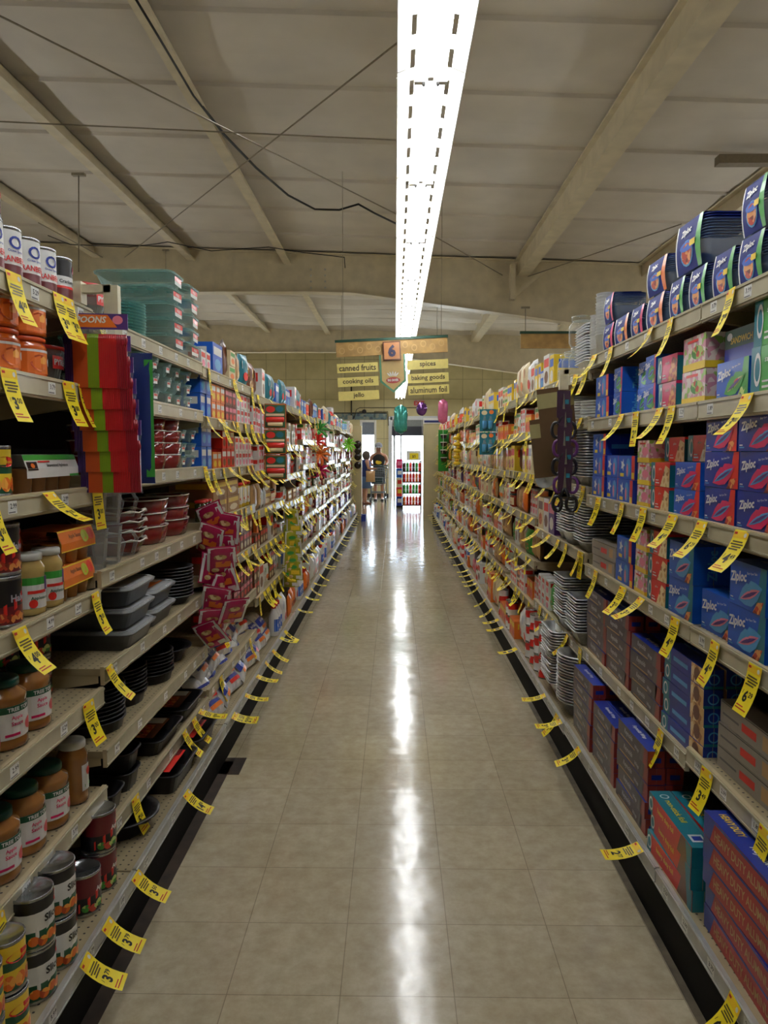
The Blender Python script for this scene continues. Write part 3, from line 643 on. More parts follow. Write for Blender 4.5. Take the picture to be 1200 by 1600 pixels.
def sand_art(m, F_, P, N_, T_, w_, d, h):
    m.rect(F_, -w_/2, w_/2, h*.5, h, DGREEN, 1); m.text(F_, 'SANDWICH', .0, h*.66, h*.2, YELLOW, w_*.7, bold=.03); m.ell(F_, -w_*.35, h*.8, w_*.08, h*.12, WHT, 2); m.rect(F_, -w_/2, w_/2, 0, h*.45, NAVY, 1)
P_sand = carton('bag_box', .20, .12, .09, DGREEN, sand_art)
def reyn_art(red_=False):
    def f(m, F_, P, N_, T_, w_, d, h):
        if red_: 
            m.decal(F_, [(-w_*.5, 0), (-w_*.42, 0), (-w_*.36, h), (-w_*.5, h)], NAVY, 1); m.rect(F_, -w_*.5, w_*.5, h*.9, h, NAVY, 2); m.text(F_, 'HEAVY DUTY ALUMINUM FOIL', w_*.05, h*.45, h*.40, TAN, w_*.82, bold=.02)
            m.text(T_, 'Reynolds Wrap', w_*.1, 0, d*.4, WHT, w_*.6, bold=.03, shear=.2); m.text(T_, 'HEAVY DUTY', -w_*.32, 0, d*.3, YELLOW, w_*.25, bold=.03)
            m.rect(P, -d/2, d/2, 0, h, RED, 1); m.ring(P, 0, h/2, d*.3, h*.35, .3, WHT, 2)
        else:
            m.rect(F_, w_*.34, w_*.5, 0, h, REDB, 1); m.decal(F_, [(w_*.25, 0), (w_*.36, 0), (w_*.40, h), (w_*.32, h)], GREY, 1)
            m.text(F_, 'Reynolds', -w_*.12, h*.62, h*.42, PALE, w_*.52, bold=.03, shear=.2, lift=2); m.text(F_, 'Wrap', w_*.16, h*.38, h*.32, PALE, w_*.2, bold=.03, shear=.2, lift=2)
            m.rect(F_, -w_*.4, w_*.1, h*.12, h*.2, TAN, 2); m.rect(P, -d/2, d/2, 0, h, REDB, 1); m.rect(P, -d*.3, d*.3, h*.3, h*.6, NAVY, 2)
            m.text(T_, 'Reynolds Wrap', -.01, 0, d*.34, WHT, w_*.7, bold=.03, shear=.2)
    return f
REDB = C('print_brick_red', 150, 52, 44); PALE = C('print_silver_grey', 176, 176, 184); PLUM = C('print_slate_plum', 74, 62, 74)
P_rey = carton('foil_box', .31, .055, .056, PLUM, reyn_art(), top=NAVY, side_=NAVY); P_reyr = carton('foil_box', .46, .07, .062, C('print_deep_red', 176, 30, 34), reyn_art(True), top=NAVY, side_=NAVY)
def tealfoil(m, F_, P, N_, T_, w_, d, h):
    m.rect(F_, -w_*.5, -w_*.40, 0, h, TEAL, 1); m.ring(F_, -w_*.44, h*.5, h*.3, h*.36, .3, WHT, 2); m.text(F_, 'heavy duty foil', -w_*.08, h*.55, h*.36, YELLOW, w_*.5, bold=.02); m.decal(F_, [(w_*.2, 0), (w_*.45, 0), (w_*.4, h), (w_*.28, h)], BRN, 2)
    m.decal(F_, [(w_*.42, 0), (w_*.5, 0), (w_*.5, h), (w_*.38, h)], TEAL, 3); m.text(T_, 'non-stick foil', -w_*.1, 0, d*.3, YELLOW, w_*.5, bold=.02); m.ring(T_, -w_*.38, 0, d*.22, d*.22, .3, WHT, 2); m.rect(T_, w_*.3, w_*.42, -d*.3, d*.3, WHT, 2); m.rect(T_, w_*.33, w_*.40, -d*.2, d*.2, NAVY, 3)
P_teal = carton('foil_box', .34, .065, .060, RED, tealfoil, top=TEAL, side_=TEAL)
def wrapart(m, F_, P, N_, T_, w_, d, h):
    m.rect(F_, -w_*.5, -w_*.32, 0, h, TEAL, 1); m.ring(F_, -w_*.41, h*.5, h*.3, h*.38, .3, WHT, 2); m.rect(F_, -w_*.25, w_*.12, h*.35, h*.6, SKY, 2); m.rect(F_, w_*.2, w_*.5, 0, h, BREAD, 1); m.ell(F_, w_*.34, h*.5, h*.4, h*.4, BRN, 2)
    m.ring(P, 0, h*.5, h*.3, h*.3, .25, SKY, 2); m.rect(P, -d/2, d/2, 0, h*.15, TEAL, 1)
P_wrap = carton('wrap_box', .31, .055, .055, NAVY, wrapart, side_=NAVY)
def plainart(m, F_, P, N_, T_, w_, d, h):
    m.rect(F_, -w_*.1, w_*.15, h*.3, h*.65, RED, 1); m.rect(F_, -w_*.45, -w_*.15, h*.4, h*.5, GREY, 1); m.rect(F_, w_*.25, w_*.4, h*.2, h*.8, TAN, 1); m.rect(F_, -w_*.48, w_*.48, h*.93, h*.97, DARK, 1)
P_plain = carton('wrap_box', .32, .06, .062, C('grey_beige_card', 150, 142, 132), plainart)
# nested tubs in a printed sleeve
def tubpack(band, w_=.15, d=.15, h=.13, rims=6):
    SLV = C('sleeve_navy_card', 12, 34, 120, coat=0, rough=.5, spec=.25); e = empty('container_pack'); m = MB(); hx = d/2-.008; hy = w_/2
    m.rr([(hx*.82, hy*.82, .02, 0), (hx*.96, hy*.96, .025, h*.5)], TUBP, cap1=False)
    for k in range(rims): z = h*.5+k*h*.055; m.rr([(hx*.95, hy*.95, .025, z), (hx, hy, .028, z+.001), (hx, hy, .028, z+.003), (hx*.95, hy*.95, .025, z+.004)], TUBP, cap0=False, cap1=False)
    m.build('tub_stack', e); m = MB()
    for k in range(3): z = h*.84+k*h*.05; m.rr([(hx*.98, hy*.98, .028, z), (hx, hy, .03, z+.001), (hx, hy, .03, z+.003), (hx*.9, hy*.9, .025, z+.005)], BLID)
    m.build('lid_stack', e); m = MB(); sw = w_*.42; N = 6
    def fr(u, v, l=1):
        t = v/h; return (d/2-.008+.008*sin(pi*min(max(t, 0), 1))+E*l, u, v)
    for k in range(N): m.rect(fr, -sw, sw, h*k/N, h*(k+1)/N, SLV, 0)
    for k in range(N):
        a, b = h*k/N, h*(k+1)/N; m.decal(fr, [(sw*.72-.012*(1-abs(2*k/N-1)), a), (sw, a), (sw, b), (sw*.72-.012*(1-abs(2*(k+1)/N-1)), b)], band, 1)
        m.decal(fr, [(-sw, a), (-sw*.9, a), (-sw*.9, b), (-sw, b)], WHT, 1)
    m.add([(d/2-.012, -sw, h), (d/2-.012, sw, h), (-d/2+.03, sw, h+.001), (-d/2+.03, -sw, h+.001)], [(0, 1, 2, 3)], SLV)
    m.ell(fr, -sw*.05, h*.36, sw*.5, h*.26, SKY, 2); m.ell(fr, -sw*.05, h*.35, sw*.42, h*.21, FOOD, 3); m.ell(fr, 0, h*.5, sw*.6, h*.1, BLUE, 3); m.rect(fr, sw*.2, sw*.62, h*.46, h*.58, YELLOW, 4)
    m.text(fr, 'Ziploc', -sw*.15, h*.78, h*.17, WHT, sw*1.3, bold=.035, shear=.2, rot=.1, lift=4)
    m.build('printed_sleeve', e); return Pr(e, w_, d, h+.004, 'food containers')
P_tg = tubpack(GREEN, .14, .15, .125); P_to = tubpack(ORANGE, .20, .17, .115, 8); P_tm = tubpack(MAG, .15, .15, .115, 9); P_tG = tubpack(GREEN, .21, .19, .15, 7); P_tn = tubpack(BLUE, .16, .16, .14)
# cans
def can(name, r, h, bands, art=None, seg=20):
    e = empty(name); m = MB(); m.lathe([(r*.96, 0), (r, .002), (r, .006), (r*.975, .008), (r*.975, h-.008), (r, h-.006), (r, h-.001), (r*.95, h), (r*.93, h-.006), (0.001, h-.006)], STEEL, seg, cap1=False)
    m.build('tin', e); m = MB(); z0, z1 = .009, h-.009; rl = r*.985; fr = Fcyl(rl); H = z1-z0
    zz = 0
    prof = [(rl, z0)]; mats = []
    for frac, mt in bands: zz += frac; prof.append((rl, z0+H*zz)); mats.append(mt)
    m.lathe(prof, mats, seg, cap0=False, cap1=False)
    if art: art(m, fr, rl, z0, H)
    m.build('paper_label', e); return Pr(e, 2*r, 2*r, h, 'can')
def cran(m, fr, r, z0, H):
    m.text(fr, 'CRANBERRY', 0, z0+H*.38, H*.13, RED, r*2.2, bold=.02); m.ring(fr, 0, z0+H*.74, r*.42, H*.14, .35, NAVY, 2, 12); m.text(fr, 'Ocean Spray', 0, z0+H*.55, H*.07, NAVY, r*1.6); m.rect(fr, -r*2.6, -r*1.9, z0+H*.1, z0+H*.3, DARK, 1, 2)
P_cran = can('cranberry_can', .043, .126, [(.26, MAROON), (.74, WHT)], cran)
def cran2(m, fr, r, z0, H):
    m.decal(fr, [(-r, z0+H*.6), (r, z0+H*.78), (r, z0+H*.86), (-r, z0+H*.68)], BLUE, 1); m.text(fr, 'Cranberry', 0, z0+H*.46, H*.11, DARK, r*1.9, bold=.02); m.ell(fr, r*.75, z0+H*.8, r*.3, H*.12, MAG, 2)
P_cran2 = can('cranberry_can', .043, .126, [(.3, MAROON), (.06, RED), (.24, WHT), (.4, DARK)], cran2)
def half(word, c1, c2, fd):
    def f(m, fr, r, z0, H):
        for s in range(4):
            a = -r*1.1+s*r*.55; m.decal(fr, [(a, z0+H*(.05+.14*s)), (a+r*.55, z0+H*(.05+.14*(s+1))), (a+r*.55, z0+H*(.3+.14*(s+1))), (a, z0+H*(.3+.14*s))], c1, 1)
        m.text(fr, word, r*.35, z0+H*.58, H*.17, c2, r*1.3, bold=.03); m.ell(fr, r*.8, z0+H*.85, r*.35, H*.1, RED, 2, 12)
        for k, (a, b) in enumerate(((-.7, .16), (-.3, .12), (.1, .18), (.5, .13))): m.ell(fr, a*r, z0+H*b, r*.24, H*.11, fd, 2, 10)
    return f
YAM = spotty('food_print_orange', (226, 110, 30), (246, 170, 70), 50, .4, (190, 70, 20), .2)
P_hal = can('fruit_can', .05, .12, [(.4, MAROON), (.6, DARK)], half('Halves', RED, PALE, FOOD)); P_slc = can('fruit_can', .052, .128, [(.35, DGREEN), (.4, WHT), (.25, DARK)], half('Sliced', WHT, DARK, YAM))
P_app = can('fruit_can', .050, .118, [(.45, DARK), (.55, MAROON)], half('Apple', RED, WHT, VEG))
def delm(m, fr, r, z0, H):
    m.ell(fr, 0, z0+H*.72, r*.7, H*.12, RED, 2); m.text(fr, 'Del Monte', 0, z0+H*.72, H*.08, YELLOW, r*1.2, bold=.02, lift=3)
    for k in (-.6, 0, .6): m.ell(fr, k*r, z0+H*.2, r*.32, H*.17, YAM, 2, 10)
P_del = can('fruit_can', .043, .118, [(.15, DGREEN), (.3, YELLOW), (.2, DGREEN), (.35, YELLOW)], delm)
# jars
def jar(name, r, h, sauce, lid, lr, label):
    e = empty(name); m = MB(); m.lathe([(r*.85, 0), (r, h*.02), (r, h*.1), (r*.97, h*.14), (r*.97, h*.68), (r, h*.72), (r*.97, h*.78), (lr*.95, h*.86), (lr*.95, h*.9)], sauce, 20); m.build('glass_jar', e)
    m = MB(); m.lathe([(lr, h*.885), (lr*1.04, h*.89), (lr*1.04, h*.975), (lr*.98, h), (lr*.6, h*.995)], lid, 24, mod=lambda a, r_, z, i: (r_*(1+.012*sin(a*24)), z)); m.build('lid', e)
    m = MB(); label(m, Fcyl(r*.985), r, h); m.build('label', e); return Pr(e, 2*r, 2*r, h, 'jar')
def treel(m, fr, r, h):
    m.rect(fr, -r*.85, r*.85, h*.16, h*.64, WHT, 1, 6); m.rect(fr, -r*.85, r*.85, h*.54, h*.64, DGREEN, 2, 6); m.text(fr, 'TREE TOP', 0, h*.59, h*.06, WHT, r*1.5, bold=.03, lift=3)
    m.text(fr, 'Apple', -r*.1, h*.46, h*.07, MAG, r*1.1, bold=.02, lift=3); m.text(fr, 'Sauce', -r*.1, h*.38, h*.06, MAG, r*1.0, bold=.02, lift=3); m.ell(fr, r*.55, h*.32, r*.28, h*.09, C('print_apple_red', 214, 60, 70), 3); m.rect(fr, -r*.6, 0, h*.2, h*.24, MAG, 3, 2)
def orgl(m, fr, r, h):
    m.rect(fr, -r*1.1, r*1.1, h*.12, h*.62, WHT, 1, 8); m.rect(fr, -r*1.1, r*1.1, h*.5, h*.62, GREEN, 2, 8); m.rect(fr, r*.3, r*.75, h*.40, h*.62, PURP, 3, 2); m.text(fr, 'Applesauce', 0, h*.28, h*.07, DGREEN, r*1.4, bold=.02, lift=3); m.rect(fr, -r*.8, r*.4, h*.36, h*.41, RED, 3, 3); m.ell(fr, -r*.5, h*.2, r*.25, h*.07, RED, 4)
P_tree = jar('apple_sauce_jar', .060, .165, SAUCE, GLID, .042, treel); P_org = jar('apple_sauce_jar', .041, .155, SAUCE2, WLID, .034, orgl)
def smll(m, fr, r, h): m.rect(fr, -r*.2, r*.9, h*.2, h*.62, WHT, 1, 4); m.ell(fr, r*.4, h*.5, r*.25, h*.07, RED, 3); m.rect(fr, 0, r*.7, h*.25, h*.3, GREEN, 3)
P_whl = jar('apple_sauce_jar', .043, .18, SAUCE, WLID, .036, smll)
PEACH = M('peach_in_syrup', (206, 92, 26), rough=.12, coat=.6)
def peal(m, fr, r, h): m.rect(fr, -r*1.2, r*1.2, h*.1, h*.66, ORANGE, 1, 8); m.rect(fr, -r*1.2, r*1.2, h*.62, h*.68, WHT, 2, 8); m.ell(fr, 0, h*.36, r*.5, h*.2, YAM, 3); m.ell(fr, r*.7, h*.4, r*.25, h*.1, WHT, 3)
P_peach = jar('fruit_jar', .055, .10, PEACH, C('orange_lid', 210, 80, 24), .05, peal)
def cups(name, rows, cols, sauce, art, sl):
    e = empty(name); r = .034; h = .062; w_ = cols*.072; d = rows*.072
    for i in range(rows):
        for j in range(cols):
            m = MB(); m.lathe([(r*.75, 0), (r*.98, h*.94), (r*1.05, h*.96), (r*1.05, h)], sauce, 14, (d/2-.036-i*.072, -w_/2+.036+j*.072, 0)); m.build('sauce_cup', e)
    m = MB(); H = h+.034; z0 = h*.62; x1 = d/2+.002
    pr = [(x1, z0), (x1, h), (x1-.012, H), (-x1+.012, H), (-x1, h), (-x1, z0)]
    for (a, b) in zip(pr[:-1], pr[1:]): m.add([(a[0], -w_/2, a[1]), (a[0], w_/2, a[1]), (b[0], w_/2, b[1]), (b[0], -w_/2, b[1])], [(0, 1, 2, 3)], sl)
    def fr(u, v, l=1): 
        return (x1+E*l, u, v) if v <= h else (x1-.012*(v-h)/.034+E*l, u, v)
    art(m, fr, w_, z0, H); m.build('card_sleeve', e); return Pr(e, w_, d, H, 'apple sauce cups')
def ca1(m, fr, w_, z0, H):
    m.rect(fr, -w_/2, w_/2, H*.86, H, GREEN, 1); m.rect(fr, -w_*.48, -w_*.3, H*.6, H*.82, DARK, 2); m.ell(fr, -w_*.39, H*.72, .01, .006, ORANGE, 3); m.text(fr, 'Unsweetened Applesauce', .02, H*.71, .011, DARK, w_*.55, lift=3); m.decal(fr, [(w_*.3, z0), (w_*.5, z0), (w_*.5, H), (w_*.38, H)], GREEN, 2); m.rect(fr, -w_*.28, -w_*.06, H*.8, H*.84, RED, 3)
P_cup1 = cups('apple_sauce_pack', 2, 4, M('brown_sauce_cup', (150, 100, 58), rough=.25), ca1, WHT)
def ca2(m, fr, w_, z0, H):
    m.rect(fr, -w_/2, w_/2, z0, H, YELLOW, 1); m.text(fr, 'Apple Sauce', -.02, H*.8, .014, BRN, w_*.5, lift=3); m.ell(fr, w_*.18, H*.74, .022, .018, C('print_lime', 190, 200, 60), 3); m.ell(fr, w_*.36, H*.77, .02, .017, RED, 3)
P_cup2 = cups('apple_sauce_pack', 2, 3, M('amber_sauce_cup', (176, 116, 52), rough=.25), ca2, ORANGE)
def ca3(m, fr, w_, z0, H): m.rect(fr, -w_/2, w_/2, z0, H, WHT, 1); m.ell(fr, 0, H*.76, .022, .018, RED, 3); m.ell(fr, -w_*.3, H*.75, .02, .016, RED, 3)
P_cup3 = cups('apple_sauce_pack', 2, 2, MC['brown_sauce_cup'], ca3, RED)
# dishes and pans
def glassdish():
    e = empty('glass_baking_dish'); m = MB(); m.rr([(.13, .075, .03, 0), (.15, .09, .035, .045), (.155, .095, .035, .047), (.155, .095, .035, .05), (.147, .087, .032, .048), (.126, .07, .028, .005)], GLASS, cap1=True); m.build('dish', e)
    m = MB(); m.rr([(.156, .096, .036, .05), (.157, .097, .036, .054), (.15, .09, .03, .058)], GLASST); m.build('teal_edge', e); m = MB(); fr = lambda u, v, l=1: (.151+E*l, u, v)
    m.rect(fr, -.045, .045, .012, .044, PAPERW, 1); m.rect(fr, -.045, .045, .026, .044, RED, 2); m.text(fr, 'PYREX', 0, .034, .010, WHT, .07, bold=.02, lift=3); m.build('label', e); return Pr(e, .194, .314, .059, 'baking dish')
P_dish = glassdish()
def bowl():
    e = empty('glass_storage_bowl'); m = MB(); m.lathe([(.04, 0), (.062, .03), (.066, .045), (.062, .045), (.038, .004)], GLASS, 18); m.build('bowl', e); m = MB(); m.lathe([(.068, .045), (.069, .05), (.05, .053)], GLASST, 18); m.build('lid', e)
    m = MB(); m.rect(Fcyl(.058), -.02, .02, .015, .035, PAPERW, 1, 2); m.rect(Fcyl(.058), -.018, .018, .025, .033, RED, 2, 2); m.build('label', e); return Pr(e, .138, .138, .054, 'bowl')
P_bowl = bowl()
def pyrexcup():
    e = empty('glass_measuring_bowl'); m = MB(); m.lathe([(.055, 0), (.07, .06), (.073, .09), (.068, .09), (.05, .004)], GLASS, 20); m.build('bowl', e); m = MB(); m.lathe([(.075, .09), (.076, .10), (.06, .103)], C('red_plastic_lid', 196, 40, 36), 20); m.build('lid', e)
    m = MB(); m.rect(Fcyl(.07), -.035, .035, .04, .075, RED, 1, 4); m.text(Fcyl(.07), 'PYREX', 0, .058, .016, WHT, .06, bold=.03, lift=2); m.build('label', e); return Pr(e, .152, .152, .104, 'bowl')
P_pyx = pyrexcup()
P_plate = Pr(MB().lathe([(.07, 0), (.115, .006), (.12, .011), (.115, .012), (.07, .004)], GLASST, 24).build('glass_plate'), .24, .24, .009, 'plate')
P_wplate = Pr(MB().lathe([(.07, 0), (.115, .01), (.12, .017), (.115, .018), (.07, .004)], C('white_plate', 226, 226, 222), 24).build('white_plate'), .24, .24, .012, 'plate')
def flut(n, a): return lambda an, r, z, i: (r*(1+a*cos(an*n)), z)
e = empty('red_ramekin'); MB().lathe([(.045, 0), (.05, .004), (.062, .055), (.057, .055), (.044, .008)], CER, 36, mod=flut(18, .018)).build('bowl', e); MB().lathe([(.062, .056), (.064, .058), (.062, .060), (.058, .058)], CERW, 24, cap0=False, cap1=False).build('white_rim', e); P_ram = Pr(e, .13, .13, .045, 'ramekin')
e = empty('red_pie_dish'); MB().lathe([(.095, 0), (.10, .004), (.125, .045), (.12, .045), (.092, .008)], CER, 40, mod=flut(20, .012)).build('dish', e)
MB().lathe([(.125, .045), (.134, .048), (.133, .052), (.12, .047)], CERW, 40, cap0=False, cap1=False, mod=lambda a, r, z, i: (r, z+(.004*cos(a*10) if i in (1, 2) else 0))).build('wavy_rim', e); P_pie = Pr(e, .285, .285, .032, 'pie dish')
e = empty('red_oval_dish'); MB().lathe([(.09, 0), (.095, .004), (.11, .065), (.105, .065), (.088, .008)], CER, 40, sx=.8, sy=1.15, mod=flut(20, .02)).build('dish', e)
MB().lathe([(.11, .065), (.115, .068), (.114, .071), (.105, .067)], CERW, 40, sx=.8, sy=1.15, cap0=False, cap1=False).build('white_rim', e); P_oval = Pr(e, .28, .2, .05, 'baking dish')
def rpan(name, w_, d, h, mat, lid=False, lab=None, labtxt=''):
    e = empty(name); m = MB(); a, b = d/2, w_/2
    m.rr([(a*.86, b*.88, .03, 0), (a*.95, b*.96, .035, h*.9), (a, b, .035, h*.92), (a, b, .035, h), (a*.93, b*.94, .033, h*.97), (a*.84, b*.86, .028, h*.06)], mat); m.build('pan', e)
    if lid: m = MB(); m.rr([(a*1.01, b*1.01, .035, h), (a*1.02, b*1.02, .036, h+.006), (a*.95, b*.96, .032, h+.012), (a*.9, b*.92, .03, h+.008)], PLAST); m.build('clear_lid', e)
    if lab:
        m = MB(); z = h+.014 if lid else h+.001; fr = Ft(z); m.add([(-a*.7, -b*.7, z-.001), (a*.75, -b*.7, z-.001), (a*.75, b*.7, z-.001), (-a*.7, b*.7, z-.001)], [(0, 1, 2, 3)], lab)
        m.rect(fr, -b*.7, b*.2, -a*.6, a*.2, FOOD, 1); m.rect(fr, b*.3, b*.7, -a*.7, a*.7, WHT if lab is not RED else MAROON, 1); m.ell(fr, b*.5, a*.3, b*.12, a*.2, GREEN, 2)
        if labtxt: m.text(fr, labtxt, -b*.1, -a*.45, .02, WHT, b, lift=3)
        m.build('label_card', e)
    return Pr(e, w_, d, h+(.016 if lid else .004), 'baking pan')
P_lpan = rpan('lidded_cake_pan', .27, .36, .055, GPAN, True); P_lpan2 = rpan('lidded_cake_pan', .27, .36, .055, GPAN, True, ORANGE)
P_rpan = rpan('roasting_pan', .30, .40, .06, DPAN, False, BRN); P_roast = rpan('roasting_pan', .30, .36, .075, DPAN, False, RED); P_loafd = rpan('loaf_pan', .13, .25, .065, DPAN)
P_ovr = Pr(MB().lathe([(.10, 0), (.12, .05), (.14, .058), (.14, .062), (.115, .055), (.09, .006)], DPAN, 28, sx=1.1, sy=1.0).build('oval_roaster'), .28, .31, .065, 'roasting pan')
P_cake = Pr(MB().lathe([(.10, 0), (.108, .035), (.115, .036), (.115, .039), (.106, .038), (.098, .004)], DPAN, 28).build('round_cake_pan'), .23, .23, .012, 'cake pan')
P_ovg = Pr(MB().lathe([(.09, 0), (.11, .035), (.12, .036), (.12, .039), (.108, .038), (.088, .004)], GPAN, 28, sx=1.2).build('oval_pie_pan'), .24, .28, .012, 'pie pan')
def foilp(name, w_, d, h, pitch, rad=.02):
    a, b = d/2, w_/2; n = 8; m = MB()
    def spec(k, z, r): return (a*k, b*k, min(rad, r), z)
    m.rr([spec(.74, 0, rad*.8), spec(.92, h-.006, rad), (a+.001, b+.001, rad, h-.006), (a+.004, b+.004, rad, h-.003), (a+.001, b+.001, rad, h), spec(.965, h, rad), spec(.91, h*.93, rad), spec(.73, .004, rad*.8)], FOIL, n=5)
    for s in range(12):
        u = -b*.62+s*b*1.24/11
        for sg in (1, -1): m.add([(sg*(a*.735), u-.002, .004), (sg*(a*.90+.0015), u-.003, h*.95), (sg*(a*.90+.0015), u+.003, h*.95), (sg*(a*.735), u+.002, .004)], [(0, 1, 2, 3)], STEEL)
    return Pr(m.build(name), w_, d, pitch, 'foil pan')
P_floaf = foilp('foil_loaf_pan', .22, .28, .07, .0125); P_fsq = foilp('foil_cake_pan', .22, .24, .05, .0115); P_froun = foilp('foil_roasting_pan', .27, .36, .075, .0125, .13); P_fsm = foilp('foil_loaf_pan', .12, .2, .045, .0115); P_fdeep = foilp('foil_roasting_pan', .28, .4, .09, .0125, .04)
P_cupw = Pr(MB().lathe([(.035, 0), (.045, .09), (.048, .092), (.044, .092), (.033, .004)], C('white_cup', 226, 228, 226), 16).build('white_cup'), .1, .1, .012, 'cup')
e = empty('glass_canister'); MB().lathe([(.05, 0), (.062, .02), (.062, .10), (.045, .125), (.045, .13)], GLASS, 16).build('jar', e); MB().lathe([(.048, .128), (.05, .15), (.03, .155)], GLASS, 16).build('lid', e); P_gjar = Pr(e, .126, .126, .155, 'jar')
m = MB(); m.lathe([(.04, 0), (.05, .12), (.052, .122), (.047, .12), (.037, .004)], PLAST, 18); e = empty('measuring_jug'); m.build('jug', e); MB().tube([(.048, 0, .1), (.085, 0, .105), (.1, 0, .08), (.085, 0, .03), (.045, 0, .03)], .006, PLAST, 6).build('handle', e); P_jug = Pr(e, .11, .15, .124, 'measuring cup')
# bags
def pillow(m, w_, h, t, front, back=None, nu=7, nv=8, lump=0, seed=0):
    rnd = random.Random(seed); back = back or front
    L = [[lump*(rnd.random()-.4) for _ in range(nu+1)] for _ in range(nv+1)]
    def env(a, b): return (max(0, 1-abs(2*a-1)**3))**.6*(max(0, 1-abs(2*b-1)**4))**.6
    def P(i, j, s):
        a, b = i/nu, j/nv; x = s*(t/2*env(a, b)+(L[j][i] if 0 < i < nu and 0 < j < nv else 0)); return (x, (a-.5)*w_*(1-.06*env(.5, b)), b*h)
    for s, mt in ((1, front), (-1, back)):
        vs = [P(i, j, s) for j in range(nv+1) for i in range(nu+1)]; fs = []
        for j in range(nv):
            for i in range(nu):
                q = (j*(nu+1)+i, j*(nu+1)+i+1, (j+1)*(nu+1)+i+1, (j+1)*(nu+1)+i); fs.append(q if s > 0 else q[::-1])
        m.add(vs, fs, mt, True)
    def fr(u, v, l=1): 
        a = u/w_+.5; b = v/h; return (t/2*env(min(max(a, 0), 1), min(max(b, 0), 1))+.0012*l+lump*.35, u, v)
    return fr
def bag(name, w_, h, t, mat, art, lump=0, seed=0, cat='bag'):
    m = MB(); fr = pillow(m, w_, h, t, mat, lump=lump, seed=seed); art(m, fr, w_, h); return Pr(m.build(name), w_, t, h, cat)
MARSH = spotty('marshmallow_in_film', (226, 226, 224), (206, 208, 212), 45, .22, (238, 238, 236), .6)
def marsh_art(c):
    def f(m, fr, w_, h):
        for k in range(4): a = -w_*.42+k*w_*.21; m.rect(fr, a, a+w_*.21, h*.3, h*.62, NAVY, 1.6)
        m.text(fr, 'Jet-Puffed', 0, h*.47, h*.14, WHT, w_*.7, bold=.03, lift=3); 
        for k in range(3): a = -w_*.3+k*w_*.2; m.rect(fr, a, a+w_*.2, h*.17, h*.29, c, 1.6)
    return f
P_mar = [bag('marshmallow_bag', .20, .17, .085, MARSH, marsh_art(c), .006, s, 'bag') for s, c in ((1, ORANGE), (2, RED), (3, ORANGE))]
PNK = M('magenta_pouch_film', (176, 30, 80), rough=.2, coat=.6, noise=.1); LIM = M('yellow_green_pouch_film', (176, 176, 50), rough=.2, coat=.6, noise=.2)
def pouch_art(c1, c2):
    def f(m, fr, w_, h): m.rect(fr, -w_*.45, w_*.45, h*.80, h*.96, WHT, 1); m.rect(fr, w_*.28, w_*.47, h*.04, h*.8, WHT, 1); m.rect(fr, -w_*.47, -w_*.38, h*.04, h*.8, WHT, 1); m.ell(fr, -w_*.05, h*.66, w_*.22, h*.09, c1, 1); m.rect(fr, -w_*.2, w_*.3, h*.3, h*.5, c2, 1); m.rect(fr, w_*.1, w_*.38, h*.08, h*.24, WHT, 1); m.ell(fr, -w_*.2, h*.2, w_*.13, h*.08, BREAD, 1)
    return f
P_ppk = bag('snack_pouch', .15, .155, .03, PNK, pouch_art(BREAD, ORANGE), .002, 4); P_plm = bag('snack_pouch', .13, .16, .03, LIM, pouch_art(GREEN, YELLOW), .002, 5)
# generic kinds for the far shelves
GEN = {}
def gcarton(name, w_, d, h, c1, c2, c3, key):
    def art(m, F_, P, N_, T_, W, D, H):
        m.rect(F_, -W*.42, W*.42, H*.62, H*.88, c2, 1); m.ell(F_, 0, H*.32, W*.34, H*.2, c3, 1, 8)
        for Q, dd in ((P, D), (N_, D)): m.rect(Q, -dd*.35, dd*.35, H*.55, H*.85, c2, 1)
    GEN[key] = carton(name, w_, d, h, c1, art, bev=False)
def gbottle(name, r, h, c1, lid, lab, key, cat='bottle', shoulder=.62, neck=.4):
    m = MB(); m.lathe([(r*.9, 0), (r, h*.03), (r, h*shoulder), (r*neck, h*.84), (r*neck, h*.88)], c1, 12); e = empty(name); m.build('body', e)
    MB().lathe([(r*neck*1.25, h*.87), (r*neck*1.25, h*.98), (r*neck, h)], lid, 10).build('cap', e)
    m = MB(); m.rect(Fcyl(r*1.01), -r*1.3, r*1.3, h*.15, h*(shoulder-.08), lab[0], 1, 5); m.ell(Fcyl(r*1.01), 0, h*.35, r*.6, h*.08, lab[1], 3, 8); m.build('label', e); GEN[key] = Pr(e, 2*r, 2*r, h, cat)
def gcan(name, r, h, c1, c2, key, cat='can'):
    m = MB(); m.lathe([(r, 0), (r, h*.06), (r*.98, h*.07), (r*.98, h*.5), (r*.98, h*.93), (r, h*.95), (r, h)], [STEEL, STEEL, c1, c2, STEEL, STEEL], 14); m.ell(Fcyl(r), 0, h*.5, r*.5, h*.2, WHT, 2, 8); GEN[key] = Pr(m.build(name), 2*r, 2*r, h, cat)
def gbag(name, w_, h, t, c1, c2, c3, key):
    m = MB(); fr = pillow(m, w_, h, t, c1, nu=5, nv=5); m.rect(fr, -w_*.34, w_*.34, h*.55, h*.8, c2, 1.5); m.ell(fr, 0, h*.32, w_*.26, h*.14, c3, 1.5, 8); GEN[key] = Pr(m.build(name), w_, t, h, 'bag')
gcarton('pudding_box', .085, .07, .10, RED, WHT, BRN, 'pr'); gcarton('pudding_box', .085, .07, .10, BRN, RED, CRM, 'pb'); gcarton('dessert_mix_box', .08, .07, .085, WHT, RED, PINK, 'jr'); gcarton('gelatin_box', .08, .07, .085, ORANGE, WHT, YELLOW, 'jo'); gcarton('gelatin_box', .08, .07, .085, MAROON, PINK, RED, 'jm')
